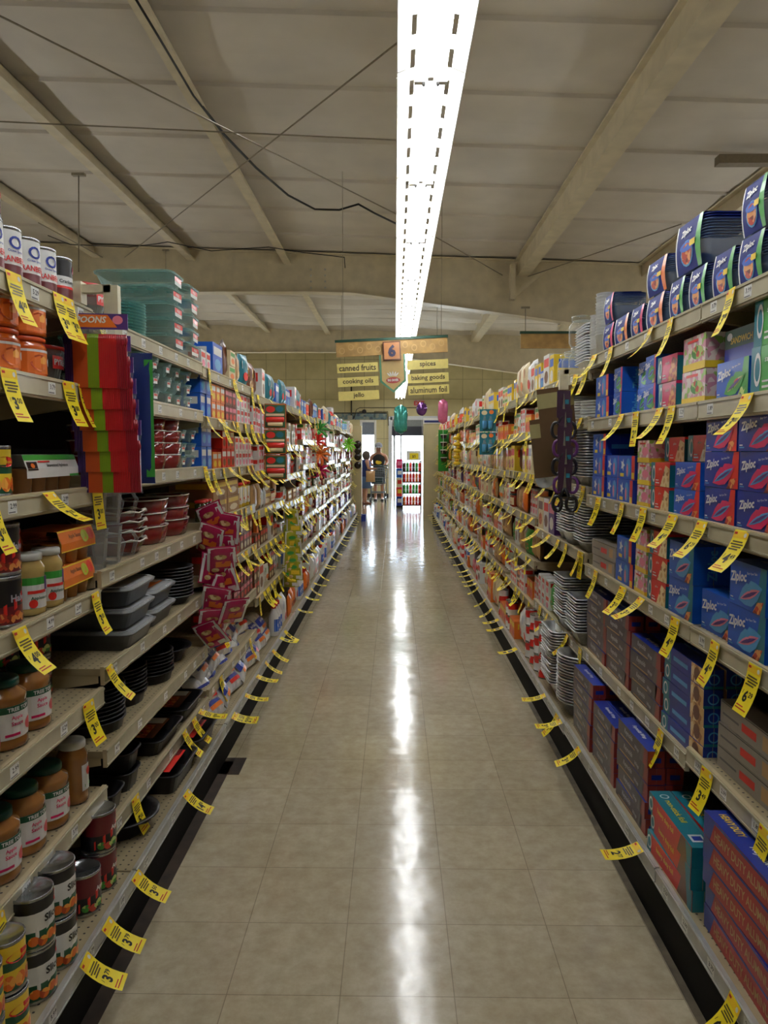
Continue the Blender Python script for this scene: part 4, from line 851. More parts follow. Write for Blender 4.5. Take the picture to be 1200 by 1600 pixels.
gcarton('candle_box', .09, .09, .11, BLUE, WHT, SKY, 'bb'); gcarton('candle_box', .09, .09, .11, SKY, BLUE, WHT, 'bw'); gcarton('cake_mix_box', .14, .18, .19, WHT, RED, BRN, 'cw'); gcarton('cake_mix_box', .14, .18, .19, CRM, BRN, FOOD, 'cc'); gcarton('cake_mix_box', .14, .18, .19, YELLOW, RED, FOOD, 'cy'); gcarton('cake_mix_box', .14, .18, .19, PURP, PINK, WHT, 'cp')
gcarton('starch_box', .10, .18, .17, YELLOW, BLUE, WHT, 'sy'); gcarton('foam_cup_box', .2, .2, .15, BLUE, WHT, SKY, 'fb'); gcarton('tea_box', .13, .14, .08, GREEN, CRM, YELLOW, 'tg'); gcarton('tea_box', .13, .14, .08, MAROON, CRM, ORANGE, 'tm'); gcarton('tea_box', .13, .14, .08, CRM, GREEN, ORANGE, 'tc')
gcarton('baking_soda_box', .10, .16, .12, ORANGE, YELLOW, RED, 'so'); gcarton('display_tray', .28, .22, .09, KFT, YELLOW, CRM, 'tr')
OILG = M('golden_cooking_oil', (206, 160, 40), rough=.1, coat=.6)
gbottle('oil_bottle', .038, .24, OILG, YELLOW, (RED, YELLOW), 'oy'); gbottle('oil_bottle', .038, .24, M('olive_oil_green', (70, 84, 24), rough=.1, coat=.6), DARK, (CRM, GREEN), 'og'); gbottle('vinegar_bottle', .035, .22, WHT, RED, (BLUE, WHT), 'vw'); gbottle('syrup_bottle', .035, .20, BRN, RED, (CRM, RED), 'sb')
gbottle('spice_jar', .024, .10, M('brown_ground_spice', (120, 66, 30), rough=.2, coat=.5), RED, (WHT, RED), 'jr1', 'jar', .78, .85); gbottle('spice_jar', .024, .10, M('green_dried_herb', (70, 84, 40), rough=.2, coat=.5), RED, (WHT, GREEN), 'jr2', 'jar', .78, .85); gbottle('spice_jar', .024, .10, M('red_ground_spice', (160, 50, 26), rough=.2, coat=.5), DARK, (CRM, RED), 'jr3', 'jar', .78, .85)
gbottle('powder_tub', .05, .15, WHT, GREEN, (SKY, WHT), 'tw', 'tub', .88, .9); gbottle('powder_tub', .05, .15, YELLOW, RED, (WHT, RED), 'ty', 'tub', .88, .9); gbottle('powder_tub', .05, .15, ORANGE, WHT, (RED, WHT), 'to', 'tub', .88, .9); gbottle('bleach_jug', .06, .24, WHT, BLUE, (BLUE, WHT), 'wj', 'jug', .7, .35)
gcan('milk_can', .038, .10, WHT, RED, 'mr'); gcan('milk_can', .038, .10, CRM, BLUE, 'mb'); gcan('milk_can', .038, .10, RED, WHT, 'mw'); gcan('pineapple_can', .04, .11, YELLOW, DGREEN, 'pg'); gcan('drum_tub', .05, .13, RED, WHT, 'dr', 'tub')
gbag('sugar_bag', .16, .24, .09, WHT, BLUE, RED, 'gw'); gbag('sugar_bag', .16, .24, .09, CRM, RED, ORANGE, 'gc'); gbag('dry_mix_pouch', .13, .17, .05, ORANGE, WHT, FOOD, 'go'); gbag('dry_mix_pouch', .13, .17, .05, GREEN, CRM, VEG, 'gg'); gbag('dry_mix_pouch', .13, .17, .05, TAN, MAROON, BREAD, 'gt'); gbag('nut_bag', .13, .2, .05, BRN, YELLOW, BREAD, 'gb'); gbag('crisp_bag', .13, .19, .05, TEAL, WHT, RED, 'gk'); gbag('crisp_bag', .13, .19, .05, PURP, YELLOW, GREEN, 'gp'); gbag('crisp_bag', .13, .19, .05, YELLOW, RED, CRM, 'gy')
gbag('candy_packet', .10, .13, .03, PINK, WHT, RED, 'kp'); gbag('candy_packet', .10, .13, .03, WHT, GREEN, ORANGE, 'kw')
DESC = dict(pr='red pudding box', pb='brown pudding box', jr='white and red gelatin box', jo='orange gelatin box', jm='maroon gelatin box', bb='blue candle box', bw='pale blue candle box', cw='white cake mix box', cc='cream cake mix box', cy='yellow cake mix box', cp='purple cake mix box', sy='yellow starch box', fb='blue and white carton', tg='green tea box', tm='maroon tea box', tc='cream tea box', so='orange baking soda box', tr='brown cardboard display tray', oy='golden oil bottle', og='dark green oil bottle', vw='white vinegar bottle', sb='brown syrup bottle', jr1='brown spice jar', jr2='green herb jar', jr3='reddish spice jar', tw='white powder tub', ty='yellow powder tub', to='orange powder tub', wj='white plastic jug', mr='white and red can', mb='cream and blue can', mw='red and white can', pg='yellow and green can', dr='red drum tub', gw='white paper sugar bag', gc='cream paper bag', go='orange mix pouch', gg='green mix pouch', gt='tan mix pouch', gb='brown nut bag', gk='teal crisp bag', gp='purple crisp bag', gy='yellow crisp bag', kp='pink candy packet', kw='white candy packet')
# ------------------------------------------------------------ goods on the shelves
rp_ = random.Random(11); SIDX = {}
def tierw(k, n): return 'alone' if n == 1 else (('lower', 'upper')[k] if n == 2 else (('lowest', 'middle', 'topmost')[k] if n == 3 else ('lowest' if k == 0 else ('topmost' if k == n-1 else od(k+1)+' up'))))
def bayof(Y): return min(max(int((Y-B0)/BW)+1, 1), NB)
def st(pr, side, lev, Y, n=1, desc='', inset=.015, jit=.004, rzj=.03, unit='stack', dz=0, wobble=0, start=0):
    b = bayof(Y); lev = min(lev, len(LV[side, b])-1) if lev != -1 else len(LV[side, b])-1
    key = (side, b, lev); SIDX[key] = SIDX.get(key, 0)+1; kth = od(SIDX[key])
    z = LV[side, b][lev]+.001+dz; X = lipx(side, b, lev)+inset+pr.d/2
    for k in range(n):
        if start: tw = tierw(k+start, n+start)
        else: tw = tierw(k, n)
        lab = '%s, %s in %s %s, %s %s shelf, %s bay' % (desc, tw, kth, unit, SN[side], shn(side, b, lev), od(b))
        grp = '%ss in %s %s of %s %s shelf' % (desc, kth, unit, SN[side], shn(side, b, lev))
        put(pr, (side*(X+rp_.uniform(0, jit)), Y+rp_.uniform(-jit, jit)*.5, z+k*(pr.h+.0015)), (0 if side < 0 else pi)+rp_.uniform(-rzj, rzj)-(.32 if side < 0 and pr.cat in ('can', 'jar') else 0), lab, grp)
def row(pr, side, lev, y0, y1, n=1, desc='', inset=.015, gap=.004, **k):
    c = max(1, int((y1-y0+.001)/(pr.w+gap)))
    for i in range(c): st(pr, side, lev, y0+(i+.5)*(y1-y0)/c, n, desc, inset, **k)
# ---- right, nearest two bays
r = 1
st(P_tG, r, 0, 1.73, 2, 'blue tub pack with green band'); st(P_tg, r, 0, 1.915, 2, 'small green banded tub pack'); st(P_tg, r, 0, 2.07, 1, 'small green banded tub pack')
st(P_tG, r, 0, 2.32, 1, 'wide green banded tub pack', dz=.131); st(P_tg, r, 0, 2.245, 1, 'small green banded tub pack'); st(P_tg, r, 0, 2.40, 1, 'small green banded tub pack')
st(P_to, r, 0, 2.60, 2, 'orange banded tub pack'); st(P_tm, r, 0, 2.79, 1, 'magenta banded tub pack'); st(P_to, r, 0, 2.985, 1, 'orange banded tub pack'); st(P_tm, r, 0, 3.17, 2, 'magenta banded tub pack')
st(P_cupw, r, 0, 3.31, 14, 'white foam cup', inset=.0)
st(P_rgrn, r, 1, 1.56, 2, 'green bag box with white ring'); st(P_rgrn, r, 1, 1.78, 2, 'green bag box with white ring'); st(P_zgrn, r, 1, 1.985, 1, 'blue bag box with green end'); st(P_sand, r, 1, 2.02, 1, 'green sandwich bag box', inset=.05, dz=.102)
st(P_flow, r, 1, 2.25, 2, 'pale flowered bag box'); st(P_rmag, r, 1, 2.46, 2, 'magenta bag box with white ring'); st(P_rmag, r, 1, 2.60, 1, 'magenta bag box with white ring', inset=.09, dz=.18) if 0 else None
st(P_zpk, r, 1, 2.62, 2, 'slim blue and pink bag box'); st(P_zpk, r, 1, 2.80, 2, 'slim blue and pink bag box', inset=.05); st(P_zpk, r, 1, 3.0, 2, 'slim blue and pink bag box'); st(P_star, r, 1, 3.22, 2, 'blue bag box with star')
st(P_zred, r, 2, 1.60, 3, 'blue magenta-lipped bag box'); st(P_zred, r, 2, 1.83, 3, 'blue magenta-lipped bag box'); st(P_zred, r, 2, 2.05, 3, 'blue magenta-lipped bag box', inset=.02)
st(P_zred2, r, 2, 2.27, 2, 'blue bag box with red end'); st(P_rred, r, 2, 2.30, 1, 'red bag box with ring', inset=.06, dz=.168)
st(P_rred, r, 2, 2.50, 2, 'red bag box with ring', ); st(P_rred, r, 2, 2.50, 1, 'red bag box with ring', inset=.06, dz=.165); st(P_pink, r, 2, 2.67, 3, 'small pale pink bag box'); st(P_star, r, 2, 2.87, 2, 'blue bag box with star'); st(P_star, r, 2, 3.09, 2, 'blue bag box with star', inset=.03); st(P_star, r, 2, 3.28-.01, 3, 'blue bag box with star', inset=.02)
st(P_zblue, r, 3, 1.64, 2, 'blue bag box with sky lips'); st(P_zblue, r, 3, 1.86, 2, 'blue bag box with sky lips'); st(P_zblue, r, 3, 2.06, 1, 'blue bag box with sky lips', inset=.03); st(P_zblue, r, 3, 2.29, 2, 'blue bag box with sky lips')
st(P_rred, r, 3, 2.50, 3, 'red bag box with ring'); st(P_pink, r, 3, 2.67, 3, 'small pale pink bag box'); st(P_star, r, 3, 2.86, 2, 'blue bag box with star'); st(P_plain, r, 3, 3.15, 2, 'pale grey wrap carton')
for dx, t in ((0, 4), (.065, 3)): st(P_plain, r, 4, 1.50, t, 'pale grey wrap carton', inset=.03+dx); 
for dx, t in ((.02, 3), (.09, 2)): st(P_plain, r, 4, 1.88, t, 'pale grey wrap carton', inset=.02+dx)
for dx in (0, .062): st(P_wrap, r, 4, 2.24-.0, 5, 'blue foil box', inset=.012+dx)
for yy_, t in ((2.585, 4), (2.915, 5), (3.22, 5)):
    for dx in (0, .062): st(P_rey, r, 4, yy_, t, 'dark grey foil box', inset=.012+dx)
for dx in (0, .077): st(P_reyr, r, -1, 1.67, 5, 'long red foil box', inset=.03+dx)
for dx in (0, .072): st(P_teal, r, -1, 2.12, 3, 'teal topped foil box', inset=.02+dx)
for yy_, t in ((2.51, 5), (2.86, 4), (3.19, 5)):
    for dx in (0, .062): st(P_rey, r, -1, yy_, t, 'dark grey foil box', inset=.03+dx)
# ---- right, third bay: pans, plates, jars
st(P_cupw, r, 0, 3.44, 12, 'white foam cup', inset=.01); st(P_fsq, r, 0, 3.60, 14, 'square foil pan', inset=.01); st(P_gjar, r, 0, 3.84, 2, 'clear glass canister', inset=.01); st(P_gjar, r, 0, 3.99, 1, 'clear glass canister', inset=.01); st(P_gjar, r, 0, 4.12, 1, 'clear glass canister')
st(GEN['sy'], r, 0, 4.27, 1, 'yellow starch box'); st(GEN['cw'], r, 0, 4.42, 1, 'white cake mix box'); st(GEN['bb'], r, 0, 4.54, 1, 'blue candle box')
st(P_wplate, r, 1, 3.56, 6, 'white plate', inset=.01); st(P_wplate, r, 1, 4.08, 10, 'white plate', inset=.01); st(P_wplate, r, 1, 3.82, 7, 'white plate'); st(GEN['jr'], r, 1, 4.26, 2, 'white and red box'); st(GEN['jr'], r, 1, 4.36, 2, 'white and red box'); st(GEN['pr'], r, 1, 4.48, 1, 'red pudding box')
st(P_fsq, r, 2, 3.54, 22, 'square foil pan', inset=.0); st(P_fsm, r, 2, 3.74, 16, 'small foil loaf pan', inset=.0); st(P_fsq, r, 2, 3.94, 12, 'square foil pan', inset=.03); st(GEN['gw'], r, 2, 4.16, 1, 'white paper sugar bag'); st(GEN['cc'], r, 2, 4.33, 1, 'cream cake mix box'); st(GEN['cy'], r, 2, 4.49, 1, 'yellow cake mix box')
st(P_fsq, r, 3, 3.52, 20, 'square foil pan', inset=.0); st(P_floaf, r, 3, 3.78, 12, 'foil loaf pan', inset=-.01); st(P_fsm, r, 3, 4.02, 10, 'small foil loaf pan'); st(GEN['cp'], r, 3, 4.2, 1, 'purple cake mix box'); st(GEN['cw'], r, 3, 4.36, 1, 'white cake mix box'); st(GEN['cc'], r, 3, 4.52, 1, 'cream cake mix box')
st(P_floaf, r, 4, 3.56, 12, 'foil loaf pan', inset=-.02); st(P_floaf, r, 4, 3.84, 16, 'foil loaf pan', inset=-.02); 
for yy_ in (4.06, 4.17, 4.28, 4.39, 4.50): st(GEN['gg' if yy_ < 4.2 else 'jr'], r, 4, yy_, 1 if yy_ < 4.2 else 2, 'green mix pouch' if yy_ < 4.2 else 'white and red box')
st(P_froun, r, -1, 3.54, 17, 'round foil roasting pan', inset=.0); st(P_fdeep, r, -1, 3.84, 20, 'deep foil roasting pan', inset=-.0)
for k, yy_ in enumerate((4.1, 4.24, 4.38, 4.52)): st(GEN[('mw', 'mr')[k % 2]], r, -1, yy_, 3, ('red and white can', 'white and red can')[k % 2])
# ---- left, nearest bay
l = -1
for k, yy_ in enumerate((1.62, 1.71, 1.80, 1.89)): st(P_cran, l, 0, yy_, 2 if k in (0, 1) else 1, 'white cranberry can', inset=.02, unit='column')
st(P_cran, l, 0, 1.98, 1, 'white cranberry can', inset=.02, unit='column'); st(P_cran2, l, 0, 2.075, 1, 'black topped cranberry can', inset=.02, unit='column')
for yy_ in (1.74, 1.87, 2.0): st(P_cran, l, 0, yy_, 1, 'white cranberry can', inset=.12, unit='column')
st(P_pyx, l, 0, 2.27, 1, 'red lidded glass bowl', inset=.0); st(P_pyx, l, 0, 2.44, 1, 'red lidded glass bowl', inset=.02); st(P_plate, l, 0, 2.68, 12, 'clear greenish glass plate', inset=.02)
st(P_dish, l, 0, 2.98, 5, 'clear glass baking dish', inset=-.02, rzj=.06); st(P_dish, l, 0, 3.22, 5, 'clear glass baking dish', inset=-.02, rzj=.06)
for yy_ in (1.60, 1.73, 1.86): st(P_peach, l, 1, yy_, 2, 'squat orange peach jar', inset=.0, unit='column')
st(P_pyx, l, 1, 2.03, 1, 'red lidded glass bowl', inset=.03)
for yy_ in (2.25, 2.42, 2.59, 2.76, 2.92, 3.08, 3.24): st(P_bowl, l, 1, yy_, 3, 'small round glass bowl', inset=.0 if yy_ < 3 else .01)
st(P_del, l, 2, 1.60, 1, 'yellow pear can', inset=.01, unit='column'); st(P_del, l, 2, 1.695, 1, 'yellow pear can', inset=.01, unit='column'); st(P_cup1, l, 2, 1.93, 1, 'white and green apple sauce pack', inset=.02)
for yy_ in (2.3, 2.5, 2.68): st(P_ram, l, 2, yy_, 3, 'dark red ceramic ramekin')
st(P_ram, l, 2, 2.88, 5, 'dark red ceramic ramekin', rzj=.3); st(P_ram, l, 2, 3.02, 4, 'dark red ceramic ramekin', rzj=.3, inset=.0); st(P_bowl, l, 2, 3.16, 3, 'small round glass bowl'); st(P_bowl, l, 2, 3.31, 3, 'small round glass bowl')
st(P_hal, l, 3, 1.60, 2, 'dark red fruit can', inset=.01, unit='column'); st(P_hal, l, 3, 1.71, 2, 'dark red fruit can', inset=.01, unit='column'); st(P_org, l, 3, 1.835, 1, 'pale apple sauce jar', inset=.01, unit='place'); st(P_org, l, 3, 1.935, 1, 'pale apple sauce jar', inset=.01, unit='place')
st(P_cup2, l, 3, 2.065, 2, 'yellow apple sauce cup pack', inset=.02, jit=.002); st(P_cup2, l, 3, 1.86, 2, 'yellow apple sauce cup pack', inset=.13, jit=.002)
for yy_ in (2.24, 2.36): st(P_jug, l, 3, yy_, 2, 'clear plastic measuring jug', inset=-.02)
st(P_pie, l, 3, 2.60, 4, 'dark red pie dish', inset=.0); st(P_oval, l, 3, 2.90, 3, 'dark red oval dish', inset=.02); st(P_oval, l, 3, 3.21, 3, 'dark red oval dish', inset=.02)
for k, yy_ in enumerate((1.60, 1.73)): st(P_tree, l, 4, yy_, 1, 'green lidded apple sauce jar', inset=.02, unit='place')
st(P_tree, l, 4, 1.86, 1, 'green lidded apple sauce jar', inset=.02, unit='place'); st(P_app, l, 4, 2.08, 2, 'dark apple can', inset=.12, unit='column'); st(P_app, l, 4, 1.96, 2, 'dark apple can', inset=.15, unit='column')
st(P_lpan, l, 4, 2.48, 3, 'grey lidded cake pan', inset=-.02); st(P_lpan2, l, 4, 2.80, 2, 'grey lidded cake pan', inset=.0); st(P_ovg, l, 4, 3.14, 10, 'grey oval pie pan', inset=.0, jit=.002)
for yy_ in (1.55, 1.68, 1.81, 1.94): st(P_tree, l, 5, yy_, 1, 'green lidded apple sauce jar', inset=.02, unit='place')
st(P_whl, l, 5, 2.065, 1, 'white lidded apple sauce jar', inset=.015, unit='place')
st(P_cake, l, 5, 2.36, 9, 'dark round cake pan'); st(P_cake, l, 5, 2.62, 8, 'dark round cake pan', inset=.03); st(P_cake, l, 5, 2.88, 7, 'dark round cake pan', inset=.01); st(P_ovr, l, 5, 3.16, 1, 'dark oval roaster')
st(P_del, l, -1, 1.42, 2, 'yellow mango can', inset=.01, unit='column'); st(P_del, l, -1, 1.515, 2, 'yellow mango can', inset=.01, unit='column'); st(P_slc, l, -1, 1.65, 2, 'large sliced peach can', inset=.01, unit='column'); st(P_slc, l, -1, 1.765, 2, 'large sliced peach can', inset=.01, unit='column')
st(P_app, l, -1, 1.975, 1, 'dark apple can', inset=.03, unit='column'); st(P_app, l, -1, 2.085, 2, 'dark apple can', inset=.03, unit='column')
for yy_ in (1.55, 1.66, 1.77): st(P_slc, l, -1, yy_, 2, 'large sliced peach can', inset=.14, unit='column')
st(P_loafd, l, 6, 2.30, 1, 'dark loaf pan', inset=.01); st(P_loafd, l, 6, 2.46, 2, 'dark loaf pan', inset=.01); st(P_rpan, l, 6, 2.84, 1, 'roasting pan with food card', inset=.0); st(P_rpan, l, 6, 3.18, 1, 'roasting pan with food card', inset=.0)
st(P_ovr, l, -1, 2.42, 1, 'black oval roaster', inset=.01); st(P_roast, l, -1, 2.80, 1, 'dark roaster with red card', inset=.01); st(P_roast, l, -1, 3.14, 1, 'dark roaster with red card', inset=.01)
# ---- left, third bay
row(GEN['jr'], l, 0, 3.42, 3.62, 1, 'tall white and red box'); row(GEN['fb'], l, 0, 3.64, 3.85, 1, 'blue and white carton'); row(GEN['gb'], l, 0, 3.87, 4.01, 1, 'brown nut bag', rzj=.5); row(GEN['tc'], l, 0, 4.02, 4.17, 2, 'cream tea box'); row(GEN['gt'], l, 0, 4.18, 4.32, 1, 'tan mix pouch', rzj=.5); row(GEN['gk'], l, 0, 4.33, 4.58, 1, 'teal crisp bag', rzj=.5)
row(GEN['bb'], l, 1, 3.40, 3.60, 2, 'blue candle box', unit='column'); row(GEN['jo'], l, 1, 3.61, 3.88, 2, 'orange gelatin box', unit='column'); row(GEN['jm'], l, 1, 3.90, 4.16, 2, 'maroon gelatin box', unit='column'); row(GEN['jr'], l, 1, 4.18, 4.58, 2, 'white and red gelatin box', unit='column')
row(GEN['bb'], l, 2, 3.40, 3.60, 2, 'blue candle box', unit='column'); row(GEN['jo'], l, 2, 3.62, 3.80, 1, 'orange gelatin box', unit='column'); row(GEN['pr'], l, 2, 3.82, 4.1, 2, 'red pudding box', unit='column'); row(GEN['jr'], l, 2, 4.12, 4.58, 2, 'white and red gelatin box', unit='column')
row(GEN['jr2'], l, 3, 3.42, 3.6, 1, 'green herb jar', unit='column'); row(GEN['tr'], l, 3, 3.62, 4.2, 2, 'open cardboard display tray'); row(GEN['ty'], l, 3, 4.22, 4.58, 1, 'yellow powder tub')
row(GEN['pb'], l, 4, 3.42, 3.8, 2, 'brown pudding box', unit='column'); row(GEN['pr'], l, 4, 3.82, 4.2, 1, 'red pudding box', unit='column'); row(GEN['pb'], l, 4, 4.22, 4.58, 2, 'brown pudding box', unit='column')
row(GEN['pb'], l, 5, 3.42, 4.0, 1, 'brown pudding box', unit='column'); row(GEN['jm'], l, 5, 4.02, 4.58, 2, 'maroon gelatin box', unit='column')
mk = 0
def marsh(lev, y0, y1, n, tiers=1):
    global mk
    for i in range(n):
        Y = y0+(i+.5)*(y1-y0)/n; b = bayof(Y); L_ = LV[-1, b]; j = len(L_)-1 if lev == -1 else min(lev, len(L_)-2)
        for t in range(tiers):
            p = P_mar[mk % 3]; mk += 1; lx = lipx(-1, b, j)
            # bag leans back on the pile, print up and to the aisle
            put(p, (-(lx+.05+.05*t+rp_.uniform(-.01, .02)), Y, L_[j]+.015+.045*t), rp_.uniform(-.35, .35), 'puffy marshmallow bag, %s of %s pile, left %s shelf, %s bay' % (tierw(t, tiers), od(i+1), shn(-1, b, j), od(b)), 'marshmallow bags on the left shelves', ry=-rp_.uniform(.55, .95))
marsh(6, 3.45, 4.58, 6, 2); marsh(-1, 3.35, 4.58, 6, 2); marsh(-1, 4.62, 5.0, 2, 2)
for dx in (0, .1):
    for i in range(7): put(P_mar[i % 3], (-(1.02+dx), 3.48+i*.16, .345+.01), rp_.uniform(-.5, .5), 'puffy marshmallow bag, rear row %s, left seventh shelf place %s' % ('front' if dx == 0 else 'back', od(i+1)), 'marshmallow bags on the left shelves', ry=-1.1)
# ---- far bays
FP = {-1: [['gb', 'gk', 'fb', 'cw', 'to', 'tw', 'sy', 'gc', 'cw', 'dr'], ['jr', 'cw', 'pr', 'tc', 'jm', 'kw', 'gw', 'mr', 'cc'], ['jr', 'pr', 'jm', 'cc', 'gb', 'tm', 'gw', 'cw', 'mr'], ['tr', 'gt', 'kw', 'gc', 'tg', 'jr1', 'cw', 'gw', 'jr2', 'mr'], ['pb', 'go', 'gb', 'tm', 'gt', 'gw', 'cw', 'cc', 'mw'], ['pb', 'jm', 'gb', 'oy', 'gw', 'cw', 'cp', 'vw'], ['go', 'gw', 'cw', 'vw', 'wj', 'gw', 'cp']],
      1: [['sy', 'cw', 'tc', 'gc', 'to', 'gy', 'ty', 'gw', 'kp'], ['jr', 'tc', 'so', 'cc', 'go', 'kw', 'tm', 'ty', 'og'], ['cy', 'cc', 'gt', 'tc', 'go', 'gy', 'tg', 'gb', 'oy'], ['gw', 'go', 'cc', 'gt', 'kw', 'gc', 'so', 'tm', 'gp'], ['cw', 'gt', 'jr', 'go', 'so', 'gc', 'cy', 'og', 'gg'], ['jr', 'mr', 'go', 'cw', 'gt', 'so', 'vw', 'gw', 'tg'], ['mw', 'so', 'gc', 'gw', 'mr', 'vw', 'cw', 'wj', 'kp']]}
fr_ = random.Random(21)
for sd in (-1, 1):
    for b in range(4, NB+1):
        y0, y1 = bay_y(b)
        for i in range(len(LV[sd, b])):
            n = len(LV[sd, b]); z = LV[sd, b][i]; gap = (LV[sd, b][i-1]-z-.06) if i else .30
            if i == n-1 and b < 5 and sd < 0: y0_ = 5.02
            else: y0_ = y0
            y = y0_+.02; fk = 0; pal = FP[sd][min(i, 6)]; last = None
            while y < y1-.06:
                key = pal[min(len(pal)-1, max(0, int((b-4+fr_.uniform(-1.2, 1.8))/9*len(pal))))]
                if fr_.random() < .35: key = fr_.choice(pal)
                if key == last: key = fr_.choice(pal)
                last = key
                pr = GEN[key]
                if pr.h > gap: key = fr_.choice(['jr', 'tm', 'jr3', 'kw']); pr = GEN[key]
                cnt_ = fr_.choice([2, 2, 3]) if pr.w < .12 else fr_.choice([1, 2])
                tiers = 1
                if pr.h*2+.004 < gap and 'bag' not in pr.cat and pr.cat not in ('bottle', 'jug'): tiers = 2 if (i or fr_.random() < .5) else 1
                if pr.h*3+.006 < gap and i and tiers == 2 and fr_.random() < .5: tiers = 3
                fk += 1; placed = 0; lx = lipx(sd, b, i); ins = fr_.uniform(.005, .05)
                lab = '%s, %s group along the %s %s shelf, %s bay' % (DESC[key], od(fk), SN[sd], shn(sd, b, i), od(b))
                for c in range(cnt_):
                    if y+pr.w > y1-.01: break
                    for t in range(tiers):
                        put(pr, (sd*(lx+ins+pr.d/2), y+pr.w/2, z+.001+t*(pr.h+.001)), (0 if sd < 0 else pi)+fr_.uniform(-.05, .05)*(5 if pr.cat == 'bag' and pr.w < .15 else 1), lab, '%ss, %s group, %s %s shelf, %s bay' % (DESC[key], od(fk), SN[sd], shn(sd, b, i), od(b)))
                    y += pr.w+.006; placed += 1
                if not placed: break
                y += fr_.uniform(0, .02)
# ------------------------------------------------------------ things hanging from the shelves
def hang(label, cat, name, X, Y, z0, z1, mat=PLAST, w_=.03):
    o = MB().box(X-w_/2, X+w_/2, Y, Y+.002, z1, z0, mat).build(name); return tag(o, label, cat)
def clip(side, X0, X1, Y, z, label):
    e = empty('strip_clip'); s = side; m = MB(); cl = M('cream_plastic_clip', (214, 206, 176), rough=.35); e.location = (0, Y, z)
    m.box(min(X0, X1), max(X0, X1), -.012, .012, 0, .022, cl); m.build('arm', e); MB().box(X1-.02, X1+.02, -.012, .012, -.07, .02, cl).build('hook', e); MB().box(X0-.02, X0+.02, -.02, .02, -.03, .03, cl).build('clamp', e)
    tag(e, label, 'clip')
clip(-1, -.90, -.80, 2.13, 1.895, 'cream plastic clip above the rainbow cutlery packs'); clip(1, .88, .77, 3.44, 1.80, 'cream plastic clip above the hanging scissors')
# rainbow cutlery packs, faces towards the shopper
RB = [C('rainbow_%s' % n, *c) for n, c in (('violet', (54, 16, 90)), ('orange', (190, 70, 16)), ('lime', (116, 150, 16)), ('red', (186, 12, 26)), ('crimson', (150, 8, 36)))]
e = empty('cutlery_pack'); wd = .165; hh = .17
m = MB(); seg = [(-.5, -.36, 0), (-.36, -.12, 1), (-.12, .06, 2), (.06, .34, 3), (.34, .5, 4)]
for a, b_, ci in seg:
    k0 = int((b_-a)*34)
    for k in range(k0):
        u = (a+(k+.5)*(b_-a)/k0)*wd; x = .014*(1-abs(2*u/wd)**2)
        m.obox((x*.5+.004, u, hh*.42), (1, 0, 0), (0, 1, 0), (0, 0, 1), .006+x*.3, .0024, hh*.40, RB[ci])
        m.lathe([(.001, -.018), (.006, -.01), (.007, .0), (.003, .014)], RB[ci], 6, (x*.5+.010, u, hh*.80), sx=.5)
m.build('plastic_cutlery', e)
m = MB(); pillow(m, wd*1.06, hh*1.0, .036, PLAST); m.build('clear_bag', e)
m = MB(); m.box(.0, .004, -wd*.52, wd*.52, hh*.97, hh*1.22, PURP); fr = Ff(.004); m.decal(fr, [(-wd*.5, hh*1.0), (wd*.35, hh*1.0), (wd*.2, hh*1.2), (-wd*.4, hh*1.2)], ORANGE, 1); m.text(fr, 'SPOONS', -wd*.1, hh*1.12, .018, WHT, wd*.6, bold=.03, shear=.2, lift=3); m.ell(fr, wd*.36, hh*1.12, .014, .012, PINK, 2); m.build('header_card', e)
P_cut = Pr(e, wd, .04, hh*1.22, 'plastic cutlery')
for k in range(6): put(P_cut, (-.825+.004*k, 2.10-.006*(5-k), 1.62-.058*k), -pi/2+rp_.uniform(-.06, .06)+.12, 'rainbow plastic cutlery pack, %s from the top of the hanging strip' % od(k+1), 'rainbow cutlery packs', rx=0)
hang('clear display strip carrying the rainbow cutlery packs', 'strip', 'hanging_strip', -.82, 2.155, 1.84, 1.33)
o = MB(); fr = pillow(o, .11, .40, .02, C('deep_blue_pack', 16, 40, 110)); o.rect(fr, -.055, -.035, .02, .38, GREEN, 1); o.rect(fr, .03, .055, .02, .38, GREEN, 1)
tag(o.build('table_cover_pack', None, (-.80, 2.30, 1.35), -pi/2), 'blue and green long pack hanging behind the rainbow cutlery', 'pack')
# magenta pouches
for k in range(12):
    put(P_ppk, (-.80+.045*sin(k*2.3), 3.35-.014*(k % 3)-.002*k, 1.08-.046*k), -pi/2+rp_.uniform(-.7, .7)+.3, 'magenta snack pouch, %s from the top of its hanging strip' % od(k+1), 'magenta snack pouches', ry=rp_.uniform(-.1, .5), rx=rp_.uniform(-.45, .45), sc=(1, .9, .9))
hang('clear display strip behind the magenta snack pouches', 'strip', 'hanging_strip', -.80, 3.41, 1.25, .60)
e = empty('white_print_bag');
for k in range(9):
    put(P_plm, (-.80+.02*sin(k*2.1), 5.75-.01*(k % 2), .85-.058*k), -pi/2+rp_.uniform(-.4, .4)+.2, 'yellow green snack pouch, %s from the top of its strip' % od(k+1), 'yellow green snack pouches', ry=rp_.uniform(0, .3))
bpy.data.objects.remove(e)
